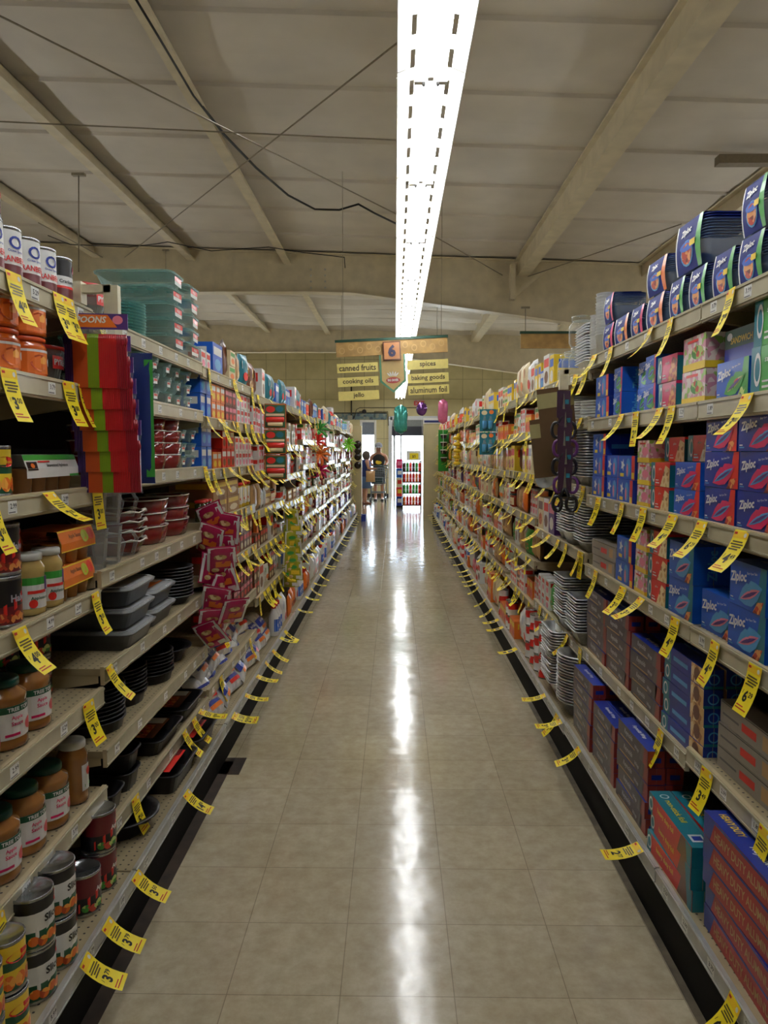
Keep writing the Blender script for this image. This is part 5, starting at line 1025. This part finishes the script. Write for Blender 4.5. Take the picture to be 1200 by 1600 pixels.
# card with toy cylinders on the left
e = empty('blister_card'); m = MB(); m.box(0, .003, -.075, .075, 0, .165, MAROON); fr = Ff(.003); m.rect(fr, -.072, .072, .003, .162, ORANGE, 1); m.rect(fr, -.068, .068, .007, .158, C('print_card_green', 50, 96, 60), 2); m.ell(fr, -.03, .128, .03, .022, RED, 3); m.ell(fr, .03, .13, .026, .02, TEAL, 3); m.rect(fr, -.06, .06, .085, .10, CRM, 3); m.build('card', e)
m = MB(); m.lathe([(.013, -.06), (.018, -.055), (.018, .055), (.013, .06)], RED, 10, (.02, 0, .06), axis='y'); m.lathe([(.01, -.05), (.014, -.045), (.014, .045), (.01, .05)], CRM, 10, (.018, 0, .03), axis='y'); m.build('wrapped_roll', e); P_blis = Pr(e, .15, .04, .165, 'blister pack')
for k in range(3): put(P_blis, (-.80, 4.98, 1.60-.17*k), -pi/2+.15, 'green and red blister card, %s from top, hanging left of aisle' % od(k+1), 'blister cards on the left strip')
e = empty('bottle_card'); m = MB(); m.box(0, .003, -.07, .07, 0, .19, TEAL); m.ell(Ff(.003), -.03, .16, .025, .02, CRM, 2); m.ell(Ff(.003), .03, .165, .02, .018, ORANGE, 2); m.build('card', e)
for u, c in ((-.025, SKY), (.025, SKY)): m = MB(); m.lathe([(.012, 0), (.02, .01), (.02, .07), (.01, .09), (.008, .11)], [c, c, PLAST, PLAST], 10, (.022, u, .02)); m.build('spoon', e)
P_bc = Pr(e, .14, .04, .19, 'blister pack')
for k in range(2): put(P_bc, (.80, 6.45, 1.62-.2*k), -pi/2-.2, 'teal baby feeding card, %s on its strip beside the right shelves' % ('upper' if k == 0 else 'lower'), None)
DUCK = M('yellow_rubber', (236, 196, 30), rough=.3, coat=.4)
m = MB(); m.lathe([(.01, 0), (.045, .012), (.05, .03), (.03, .05), (.01, .055)], DUCK, 12, sy=1.2); m.lathe([(.008, .04), (.025, .05), (.027, .07), (.01, .09)], DUCK, 10, (0, -.02, 0)); m.box(-.01, .01, -.06, -.04, .06, .068, ORANGE)
P_duck = Pr(m.build('yellow_toy'), .1, .1, .08, 'toy')
for k in range(5): put(P_duck, (.79, 9.5, 1.27+.08*k), .3*k, 'yellow rubber toy, %s from the bottom of the hanging column' % od(k+1), 'yellow toys hanging right')
hang('green display strip near the far right end', 'strip', 'hanging_strip', .80, 12.3, 1.80, 1.12, C('strip_green', 30, 140, 40), .17)
m = MB(); m.lathe([(.04, 0), (.055, .06), (.06, .065), (.05, .07)], [C('dark_pot', 40, 26, 24), WHT, WHT], 14); P_pot = Pr(m.build('dark_cup'), .12, .12, .08, 'cup')
for k in range(4): put(P_pot, (.80, 12.22, 1.28+.125*k), 0, 'dark cup with white rim, %s from the bottom of green strip' % od(k+1), 'dark cups on the green strip')
# bows and ribbons hanging over the left shelves
for k, (px, py, Y, c, r0) in enumerate(((498, 672, 8.6, GREEN, .11), (495, 690, 8.5, RED, .10), (500, 710, 8.5, ORANGE, .12), (545, 695, 12.5, C('lime_bow', 130, 220, 40), .12), (500, 735, 8.6, MAG, .10))):
    q = rp(px, py, Y); m = MB()
    for a in range(9):
        t = a*2*pi/9+k; m.tube([(0, 0, 0), (0+.02, r0*.6*cos(t), r0*.6*sin(t)+.01), (.03, r0*cos(t), r0*sin(t)), (.01, r0*.7*cos(t+.3), r0*.7*sin(t+.3)), (0, 0, 0)], [.004, .014, .016, .014, .004], c, 5)
    tag(m.build('gift_bow', None, (q.x, Y, q.z), -pi/3), '%s looped gift bow hanging by the far left shelves, number %s going away' % (('green', 'red', 'orange', 'lime', 'pink')[k], ('one', 'two', 'three', 'four', 'five')[k]), 'bow')
# scissors
SCB = [C('scissor_black', 26, 24, 30), C('scissor_purple', 96, 40, 110)]
def sciss(c, key):
    e = empty('scissors')
    for s in (-1, 1):
        m = MB(); pts = []
        for k in range(15):
            t = 2*pi*k/14; pts.append((.0, s*.031+(.019+.004*(s > 0))*cos(t), .045+.034*sin(t)))
        m.tube(pts, .0075, c, 6, False); m.tube([(0, s*.02, .075), (0, s*.008, .10), (0, 0, .115)], [.008, .009, .006], c, 6); m.build('handle', e)
        m = MB(); m.add([(s*.002, -s*.008, .11), (s*.002, s*.006, .11), (s*.002, s*.001, .21), (s*.002+.001, -s*.008, .11), (s*.002+.001, s*.006, .11), (s*.002+.001, s*.001, .21)], [(0, 1, 2), (5, 4, 3), (0, 3, 4, 1), (1, 4, 5, 2), (2, 5, 3, 0)], STEEL); m.build('blade', e)
    m = MB(); m.box(-.006, -.004, -.03, .03, .10, .22, C('card_plum', 60, 28, 54)); m.rect(Ff(-.004), .006, .022, .16, .18, TEAL, 1); m.build('backing_card', e)
    return Pr(e, .1, .03, .22, 'scissors')
PS = [sciss(SCB[0], 'b'), sciss(SCB[1], 'p')]
for k in range(5): put(PS[k % 2], (.755+.006*(k % 2), 3.36-.012*k, 1.50-.082*k), -pi/2-.15, '%s handled scissors, %s from the top of the hanging column' % (('black', 'purple')[k % 2], od(k+1)), 'scissors on the right strip')
# brown bags with kraft bands
BRB = C('brown_clear_sleeve', 92, 70, 48, rough=.2)
for k, (x, y, z, h_) in enumerate(((.80, 3.62, 1.46, .30), (.80, 3.80, 1.32, .30))):
    e = empty('placemat_pack'); MB().obox((0, 0, h_/2), (1, 0, 0), (0, 1, 0), (0, 0, 1), .006, .085, h_/2, BRB).build('folded_mat', e); MB().box(-.008, .008, -.087, .087, h_*.68, h_*.92, C('kraft_olive_band', 150, 140, 92, coat=0)).build('paper_band', e)
    e.location = (x, y, z); e.rotation_euler = (.12, -.05, -pi/2-.35); tag(e, 'brown pack with olive paper band, %s hanging by the right shelves' % ('nearer' if k == 0 else 'farther'), 'pack')
e = empty('ladle'); MB().lathe([(.002, -.045), (.03, -.035), (.045, -.01), (.048, .01), (.043, .01), (.002, -.03)], C('white_ladle', 206, 212, 216), 18, axis='x', cap0=False, cap1=False).build('bowl', e); MB().box(-.004, .004, -.012, .012, .04, .26, C('grey_handle', 130, 126, 130)).build('handle', e)
e.location = (.80, 3.98, 1.30); e.rotation_euler = (0, 0, -pi/2-.3); tag(e, 'white round ladle hanging beside the scissors on the right', 'ladle')
# ------------------------------------------------------------ balloons
TEALF = M('teal_foil_balloon', (70, 170, 160), rough=.15, metal=.5, coat=.5); PURF = M('purple_foil_balloon', (110, 60, 130), rough=.12, metal=.5, coat=.5); PKF = M('pink_foil_balloon', (215, 110, 150), rough=.2, metal=.3, coat=.5)
def ball(name, px, py, Y, wd, ht, mat, label, r=.28, ribz=None):
    q = rp(px, py, Y); e = empty(name); e.location = q; m = MB(); n = 10
    prof = [(wd/2*max(.02, (1-abs(2*k/n-1)**r_pow(name)))**.5, -ht/2+ht*k/n) for k in range(n+1)]
    m.lathe(prof, mat, 18, sy=.55, mod=lambda a, r_, z, i: (r_*(1+.05*sin(5*a+z*20)), z)); m.build('foil_skin', e)
    MB().tube([(0, 0, -ht/2), (.01, 0, -ht/2-.25), (0, .01, -ht/2-.45)], .003, WHT, 5).build('ribbon', e); return tag(e, label, 'balloon')
def r_pow(n): return 6 if n == 'tall_balloon' else 2
ball('tall_balloon', 626, 655, 13, .235, .50, TEALF, 'tall teal foil balloon floating in front of the doorway'); ball('balloon', 659, 639, 13, .19, .24, PURF, 'round purple foil balloon below the exit sign'); ball('tall_balloon', 692, 643, 11.5, .15, .38, PKF, 'pink foil balloon over the far right shelves')
q = rp(733, 640, 9); m = MB(); m.lathe([(.01, 0), (.05, .04), (.07, .1), (.05, .2), (.02, .26)], ORANGE, 10, sy=.5); tag(m.build('orange_bag', None, (q.x+.1, 9, 1.81)), 'bright orange bag standing tall on the right top shelf', 'bag')
# ------------------------------------------------------------ aisle signs
SG = M('sign_scroll_tan', (196, 158, 96), rough=.6, scale=9, noise=.25); SGG = C('sign_green_edge', 88, 150, 116); SY = C('sign_yellow_plate', 236, 220, 130, coat=0); INKP = C('sign_ink', 70, 56, 50); ST = C('sign_terracotta', 206, 140, 84)
def sign(X, Y, zt, tilt, label, full=True):
    e = empty('aisle_sign'); e.location = (X, Y, zt); e.rotation_euler = (0, tilt, 0); W = 1.33; f = lambda y: (lambda u, v, l=1: (u, y-E*l*2, v))
    MB().box(-W/2-.01, W/2+.01, -.02, .02, -.03, 0, C('sign_dark_green_rail', 44, 84, 66)).build('top_rail', e)
    m = MB(); m.box(-W/2, W/2, -.012, .012, -.20, -.03, SG); F0 = f(-.012)
    if full:
        for k in range(12): m.ring(F0, -W/2+.07+k*.108, -.11+(.02 if k % 2 else -.02), .035, .04, .3, C('sign_scroll_light', 212, 176, 116), 1, 12)
    m.build('scroll_board', e)
    if full:
        m = MB(); hw = .155; m.box(-hw, hw, -.02, -.008, -.45, -.19, SG); pts = [(-hw, -.20), (hw, -.20), (hw, -.52), (0, -.65), (-hw, -.52)]
        o0 = [(u, -.022, v) for u, v in pts]; o1 = [(u, -.004, v) for u, v in pts]; m.add(o0+o1, [(0, 4, 3, 2, 1), (5, 6, 7, 8, 9)]+[(i, (i+1) % 5, 5+(i+1) % 5, 5+i) for i in range(5)], SGG)
        F1 = f(-.022); m.decal(F1, [(-hw+.022, -.20), (-hw+.022, -.505), (0, -.622), (hw-.022, -.505), (hw-.022, -.20)], C('sign_centre_tan', 200, 172, 112, coat=0), 1)
        m.ell(F1, .0, -.505, .085, .036, C('sign_logo_red', 168, 34, 34), 2, 18); 
        for k in range(5): a = pi/2+(k-2)*.38; m.ell(F1, .07*cos(a), -.475+.035*sin(a)+.012, .009, .03, WHT, 3, 8, a-pi/2)
        m.text(F1, 'BIG SAVER', 0, -.503, .030, WHT, .13, bold=.04, lift=5); m.build('pennant', e)
        m = MB(); m.box(-.105, .105, -.05, -.022, -.27, -.05, C('sign_frame_brown', 96, 48, 30)); F2 = f(-.05); m.rect(F2, -.092, .092, -.257, -.063, ST, 1); m.text(F2, '6', 0, -.16, .145, C('sign_numeral_navy', 46, 44, 84), .1, bold=.05, lift=3); m.build('number_plate', e)
        for s, ws, zs in ((-1, ('canned fruits', 'cooking oils', 'jello'), (-.335, -.50, -.665)), (1, ('spices', 'baking goods', 'aluminum foil'), (-.335, -.495, -.635))):
            for wd_, z_ in zip(ws, zs):
                m = MB(); xc = s*.42; m.box(xc-.245, xc+.245, -.008, .004, z_-.055, z_+.055, SY); m.text(f(-.008), wd_, xc, z_, .072, INKP, .44, bold=.012, lift=2); m.build('text_plate', e)
            m = MB(); 
            for xx in (s*.42-.2, s*.42+.2): m.tube([(xx, 0, -.2), (xx, 0, zs[-1])], .002, RODM, 4)
            m.build('suspension_cord', e)
    return tag(e, label, 'sign')
sign(-.045+.0, 9.0, 2.80, -R(2.6), 'hanging aisle six sign with yellow category plates over the aisle'); sign(2.16, 9.0, 2.87, 0, 'blank backed tan hanging sign of the next aisle right', False)
for x, nm in ((-.62, 'left'), (.55, 'right')): tag(MB().tube([(x, 9.0, 2.80), (x, 9.0, roofz(x)-.05)], .003, RODM, 5).build('hanger_rod'), 'thin wire holding up the %s end of the aisle six sign' % nm, 'rod')
# ------------------------------------------------------------ drink rack by the door
RX0, RX1, RY = .20, .66, 18.8
e = empty('drink_rack'); e.location = ((RX0+RX1)/2, RY, 0); hw = (RX1-RX0)/2
m = MB()
for x in (-hw, hw):
    for y in (-.2, .2): m.box(x-.01, x+.01, y-.01, y+.01, 0, 1.22, BLACK)
m.build('frame', e)
RZ = (.10, .40, .68, .95)
for z in RZ: MB().box(-hw, hw, -.21, .21, z-.02, z, BLACK).build('rack_shelf', e)
m = MB(); m.box(-.14, .22, -.02, .0, 1.22, 1.46, WHT); m.rect(lambda u, v, l=1: (u, -.02-E*l*2, v), -.06, .16, 1.25, 1.40, YEL, 1); m.text(lambda u, v, l=1: (u, -.02-E*l*2, v), '$5', .05, 1.32, .08, INK, .1, lift=3); m.build('price_board', e)
tag(e, 'black wire drink rack with price board standing before the doorway', 'rack')
def soda(c, key): gbottle('drink_bottle', .037, .25, c, WHT, (c, WHT), key, 'bottle', .8, .4)
soda(RED, 'sr'); soda(C('soda_dark', 60, 20, 16), 'sd'); soda(GREEN, 'sg'); soda(ORANGE, 'sor')
for i, z in enumerate(RZ):
    for j in range(6):
        kk = ('sr', 'sg', 'sr', 'sr')[i] if (j+i) % 3 else ('sor', 'sr', 'sor', 'sd')[i]
        if i == 3: kk = ('sd', 'sg', 'sr')[j % 3]
        put(GEN[kk], (RX0+.04+j*.076, RY-.16, z+.001), -pi/2, '%s drink bottle, %s from left on the %s tier of the rack' % ({'sr': 'red', 'sg': 'green', 'sor': 'orange', 'sd': 'dark'}[kk], od(j+1), ('bottom', 'second', 'third', 'top')[i]), 'bottles on the drink rack')
for k in range(5):
    q = (.12, 19.2, .05+.24*k); o = MB().box(q[0]-.09, q[0]+.07, q[1]-.1, q[1]+.1, q[2], q[2]+.235, (NAVY, RED, CRM, BLUE, MAG)[k]); o.rect(lambda u, v, l=1: (u, q[1]-.1-E*l*2, v), q[0]-.05, q[0]+.05, q[2]+.08, q[2]+.18, (WHT, YELLOW, RED, WHT, PINK)[k], 1)
    tag(o.build('stacked_carton'), '%s carton, %s from the floor in the stack left of the drink rack' % (('navy', 'red', 'cream', 'blue', 'magenta')[k], od(k+1)), 'box')
MB2 = MB().box(.03, .2, 19.08, 19.32, 0, .048, BLACK); tag(MB2.build('low_dolly'), 'low black dolly under the stacked cartons by the rack', 'dolly')
# ------------------------------------------------------------ shopping cart
CX, CY = -.47, 20.9
e = empty('shopping_cart'); e.location = (CX, CY, 0); WR = M('cart_wire_grey', (120, 128, 132), rough=.35, metal=.6)
m = MB(); T = lambda z, f: (.30-.07*(1-f)*0)*1
z0, z1 = .52, .98
def corner(sx, sy, z): t = (z-z0)/(z1-z0); return (sx*(.17+.09*t), (-.42-.06*t) if sy < 0 else (.34+.08*t), z)
for z in [z0+(z1-z0)*k/7 for k in range(8)]:
    ps = [corner(-1, -1, z), corner(1, -1, z), corner(1, 1, z), corner(-1, 1, z), corner(-1, -1, z)]; m.tube(ps, .007 if z < z1-.01 else .012, WR, 5)
for k in range(9):
    t = k/8
    for sy in (-1, 1):
        a = Vector(corner(-1, sy, z0)).lerp(Vector(corner(1, sy, z0)), t); b = Vector(corner(-1, sy, z1)).lerp(Vector(corner(1, sy, z1)), t); m.tube([a, b], .004, WR, 4)
    for sx in (-1, 1):
        a = Vector(corner(sx, -1, z0)).lerp(Vector(corner(sx, 1, z0)), t); b = Vector(corner(sx, -1, z1)).lerp(Vector(corner(sx, 1, z1)), t); m.tube([a, b], .004, WR, 4)
    a = Vector(corner(-1, -1, z0)).lerp(Vector(corner(1, -1, z0)), t); b = Vector(corner(-1, 1, z0)).lerp(Vector(corner(1, 1, z0)), t); m.tube([a, b], .004, WR, 4)
m.build('basket', e)
m = MB()
for s in (-1, 1): m.tube([(s*.22, .45, .14), (s*.23, .30, .5), (s*.25, .44, .98), (s*.25, .52, 1.02)], .012, WR, 6); m.tube([(s*.22, .45, .14), (s*.18, -.42, .16), (s*.17, -.40, .5)], .012, WR, 6)
for k in range(7): m.tube([(-.2, -.38+k*.12, .30), (.2, -.38+k*.12, .30)], .004, WR, 4)
m.tube([(-.2, -.4, .30), (-.2, .38, .30), (.2, .38, .30), (.2, -.4, .30), (-.2, -.4, .30)], .008, WR, 5); m.build('frame', e)
MB().tube([(-.27, .53, 1.03), (.27, .53, 1.03)], .018, C('cart_handle_teal', 60, 90, 96), 8).build('handle', e)
for sx in (-1, 1):
    for sy in (-.40, .44):
        w1 = MB().lathe([(.03, -.018), (.062, -.014), (.062, .014), (.03, .018)], BLACK, 14, (sx*.21, sy, .063), axis='x').build('wheel', e); MB().box(sx*.21-.025, sx*.21+.025, sy-.02, sy+.02, .063, .17, WR).build('caster_fork', w1)
tag(e, 'grey wire shopping cart pushed by the man in a cap', 'shopping cart')
tag(MB().box(CX-.13, CX+.13, CY-.3, CY+.1, .55, .72, C('dark_teal_bag', 28, 70, 74)).build('goods_bag'), 'dark teal bag lying inside the shopping cart', 'bag')
# ------------------------------------------------------------ people
SKIN = M('skin_tan', (178, 128, 100), rough=.5, noise=.08)
def figure(name, joints, edges, loc, label, rz=0, bottomm=None):
    root_ = joints[0]
    me = bpy.data.meshes.new(name); me.from_pydata([j[:3] for j in joints], edges, []); me.materials.append(SKIN)
    o = bpy.data.objects.new(name, me); COL.objects.link(o); o.location = loc; o.rotation_euler = (0, 0, rz)
    sk = o.modifiers.new('skin', 'SKIN'); sk.use_smooth_shade = True
    for i, j in enumerate(joints): me.skin_vertices[0].data[i].radius = (j[3], j[4] if len(j) > 4 else j[3])
    me.skin_vertices[0].data[0].use_root = True
    o.modifiers.new('sub', 'SUBSURF').levels = 2; o.modifiers['sub'].render_levels = 2
    tag(o, label, 'person'); return o
# man behind the cart, leaning on its handle, facing the camera (-Y)
J = [(0, .06, .86, .13, .10), (0, .03, 1.02, .13, .10), (0, -.05, 1.22, .15, .11), (0, -.10, 1.34, .12, .08), (0, -.14, 1.42, .055), (0, -.17, 1.50, .085, .09), (0, -.18, 1.58, .085, .10),
     (.19, -.09, 1.32, .065), (.25, -.10, 1.13, .045), (.20, -.26, 1.07, .035), (.19, -.30, 1.06, .03),
     (-.19, -.09, 1.32, .065), (-.25, -.10, 1.13, .045), (-.20, -.26, 1.07, .035), (-.19, -.30, 1.06, .03),
     (.09, .06, .80, .09), (.10, .04, .46, .06), (.10, .07, .08, .04), (.10, -.04, .035, .035), (.10, -.12, .03, .028),
     (-.09, .06, .80, .09), (-.10, .04, .46, .06), (-.10, .07, .08, .04), (-.10, -.04, .035, .035), (-.10, -.12, .03, .028)]
Eg = [(0, 1), (1, 2), (2, 3), (3, 4), (4, 5), (5, 6), (3, 7), (7, 8), (8, 9), (9, 10), (3, 11), (11, 12), (12, 13), (13, 14), (0, 15), (15, 16), (16, 17), (17, 18), (18, 19), (0, 20), (20, 21), (21, 22), (22, 23), (23, 24)]
for s, wi in ((1, 10), (-1, 14)):
    for k in range(4): 
        x = s*.19+(k-1.5)*.018; J.append((x, -.335, 1.075, .009)); J.append((x, -.352, 1.055, .0085)); J.append((x, -.345, 1.035, .008)); n = len(J); Eg += [(wi, n-3), (n-3, n-2), (n-2, n-1)]
    J.append((s*.15, -.315, 1.05, .010)); J.append((s*.145, -.335, 1.035, .009)); n = len(J); Eg += [(wi, n-2), (n-2, n-1)]
man = figure('person', J, Eg, (-.47, 21.79, 0), 'man in a grey cap and dark tank top leaning on a cart')
TANK = C('dark_tank_cloth', 44, 44, 46, coat=0, rough=.8); 
m = MB(); m.lathe([(.165, .80), (.17, .95), (.175, 1.1), (.185, 1.22), (.165, 1.30), (.11, 1.36)], TANK, 20, sy=.8, cap0=False, cap1=False, mod=lambda a, r, z, i: (r, z)); 
for i in range(len(m.v)): x, y, z = m.v[i]; m.v[i] = (x, y+.05-(z-.8)*.28, z)
m.build('tank_top', man); 
m = MB(); m.ell(lambda u, v, l=1: (u, -.205-E*l, v), 0, 1.12, .09, .05, YELLOW, 1); m.ell(lambda u, v, l=1: (u, -.207-E*l, v), -.04, 1.15, .05, .03, YELLOW, 1); m.build('shirt_print', man)
m = MB(); m.lathe([(.17, .50), (.15, .66), (.15, .88)], C('dark_shorts', 40, 42, 50, coat=0, rough=.8), 18, (0, .05, 0), sx=1.2, sy=.75); m.build('shorts', man)
def face(par, x, y, z, s=1, ang=0):
    m = MB(); 
    for k in (-1, 1): m.lathe([(.002, -.008), (.011, -.004), (.011, .004), (.002, .008)], DARK, 8, (x+k*.032*s, y-.088*s, z+.012), axis='y'); m.lathe([(.004, -.006), (.022, 0), (.004, .006)], SKIN, 8, (x+k*.092*s, y, z), axis='x')
    m.lathe([(.018, -.02), (.012, .0), (.003, .03)], SKIN, 8, (x, y-.095*s, z-.012)); m.box(x-.022, x+.022, y-.092*s, y-.08*s, z-.05, z-.043, C('lip', 150, 80, 70)); m.build('face_features', par)
face(man, 0, -.18, 1.53)
CAP = C('grey_cap_cloth', 146, 148, 156, coat=0, rough=.8)
m = MB(); m.lathe([(.108, 1.57), (.108, 1.62), (.085, 1.675), (.04, 1.70), (.005, 1.705)], CAP, 18, (0, -.17, 0), sy=1.12); m.add([(-.075, -.28, 1.585), (.075, -.28, 1.585), (.06, -.36, 1.56), (-.06, -.36, 1.56), (-.075, -.28, 1.575), (.075, -.28, 1.575), (.06, -.36, 1.553), (-.06, -.36, 1.553)], [(3, 2, 1, 0), (4, 5, 6, 7), (0, 1, 5, 4), (1, 2, 6, 5), (2, 3, 7, 6), (3, 0, 4, 7)], CAP); m.build('cap', man)
m = MB(); 
for k in (-1, 1): m.box(k*.10-.045, k*.10+.045, -.16, .11, 0, .05, BLACK)
m.build('shoes', man)
# woman seen from the side, facing right (+X)
J = [(0, 0, .78, .12, .12), (.01, 0, .92, .12, .11), (.02, 0, 1.08, .13, .11), (.03, 0, 1.17, .10, .08), (.045, 0, 1.23, .05), (.06, 0, 1.30, .08), (.06, 0, 1.37, .085),
     (.03, -.16, 1.15, .055), (.06, -.20, .98, .04), (.20, -.17, .97, .033), (.25, -.16, .975, .026), (.03, .16, 1.15, .055), (.04, .20, .98, .04), (.17, .17, .95, .033), (.22, .16, .95, .026),
     (0, -.08, .72, .085), (.01, -.085, .40, .055), (-.01, -.085, .07, .038), (.07, -.085, .033, .033), (.13, -.085, .028, .026), (0, .08, .72, .085), (-.03, .085, .40, .055), (-.05, .085, .07, .038), (.03, .085, .033, .033), (.09, .085, .028, .026)]
Eg = [(0, 1), (1, 2), (2, 3), (3, 4), (4, 5), (5, 6), (3, 7), (7, 8), (8, 9), (9, 10), (3, 11), (11, 12), (12, 13), (13, 14), (0, 15), (15, 16), (16, 17), (17, 18), (18, 19), (0, 20), (20, 21), (21, 22), (22, 23), (23, 24)]
for s, wi, hx in ((-1, 10, .27), (1, 14, .24)):
    zz = .975 if s < 0 else .95
    for k in range(4): y = s*.16+(k-1.5)*.017; J += [(hx+.012, y, zz+.006, .008), (hx+.032, y, zz-.008, .008), (hx+.034, y, zz-.026, .0075)]; n = len(J); Eg += [(wi, n-3), (n-3, n-2), (n-2, n-1)]
    J += [(hx-.005, s*.125, zz, .009), (hx+.02, s*.12, zz-.01, .008)]; n = len(J); Eg += [(wi, n-2), (n-2, n-1)]
wo = figure('person', J, Eg, (-.82, 20.35, 0), 'woman in blue top and denim skirt standing beside the cart', rz=.25)
m = MB(); m.lathe([(.15, .72), (.145, .9), (.155, 1.05), (.15, 1.15), (.10, 1.22)], C('navy_print_blouse', 34, 50, 110, coat=0, rough=.8), 18, (.02, 0, 0), sx=.95, sy=1.1, cap0=False, cap1=False); m.build('blouse', wo)
m = MB(); m.lathe([(.18, .44), (.165, .6), (.15, .76)], C('denim', 84, 110, 150, coat=0, rough=.8), 18, sy=1.05); m.build('skirt', wo)
m = MB(); m.lathe([(.07, 1.22), (.10, 1.28), (.108, 1.36), (.09, 1.43), (.03, 1.46)], M('grey_brown_hair', (90, 80, 72), rough=.7, noise=.3), 16, (.035, 0, 0)); m.build('hair', wo)
m = MB(); 
for k in (-1, 1): m.lathe([(.002, -.006), (.010, 0), (.002, .006)], DARK, 8, (.145, k*.03, 1.345), axis='x')
m.lathe([(.016, -.02), (.010, 0), (.003, .025)], SKIN, 8, (.15, 0, 1.315)); m.box(.135, .145, -.02, .02, 1.275, 1.282, C('lip', 150, 80, 70)); m.build('face_features', wo)
m = MB(); m.box(-.06, .14, -.13, -.05, 0, .045, BRN); m.box(-.1, .1, .05, .13, 0, .045, BRN); m.build('sandals', wo)
e = empty('shoulder_bag'); e.location = (-.66, 20.1, .62); m = MB(); pillow(m, .26, .30, .14, TAN); m.build('bag_body', e, rz=-pi/2+.2); MB().tube([(-.1, .0, .28), (-.06, .02, .5), (.02, .0, .28)], .008, TAN, 6).build('strap', e); tag(e, 'tan cloth shoulder bag hanging at the side of the woman', 'bag')
for x, c_, lb in ((-.66, 'blue', 'navy box on the floor at the foot of the left end panel'),):
    tag(MB().box(-.70, -.60, 15.35, 15.5, 0, .14, NAVY).build('floor_box'), lb, 'box')
for p in PROTO:                                                    # kinds that found no place
    if not p.used:
        for k in list(p.root.children): bpy.data.objects.remove(k)
        bpy.data.objects.remove(p.root)
print('OBJECTS TOTAL', len(bpy.data.objects), 'TAGS', len(TAGS))
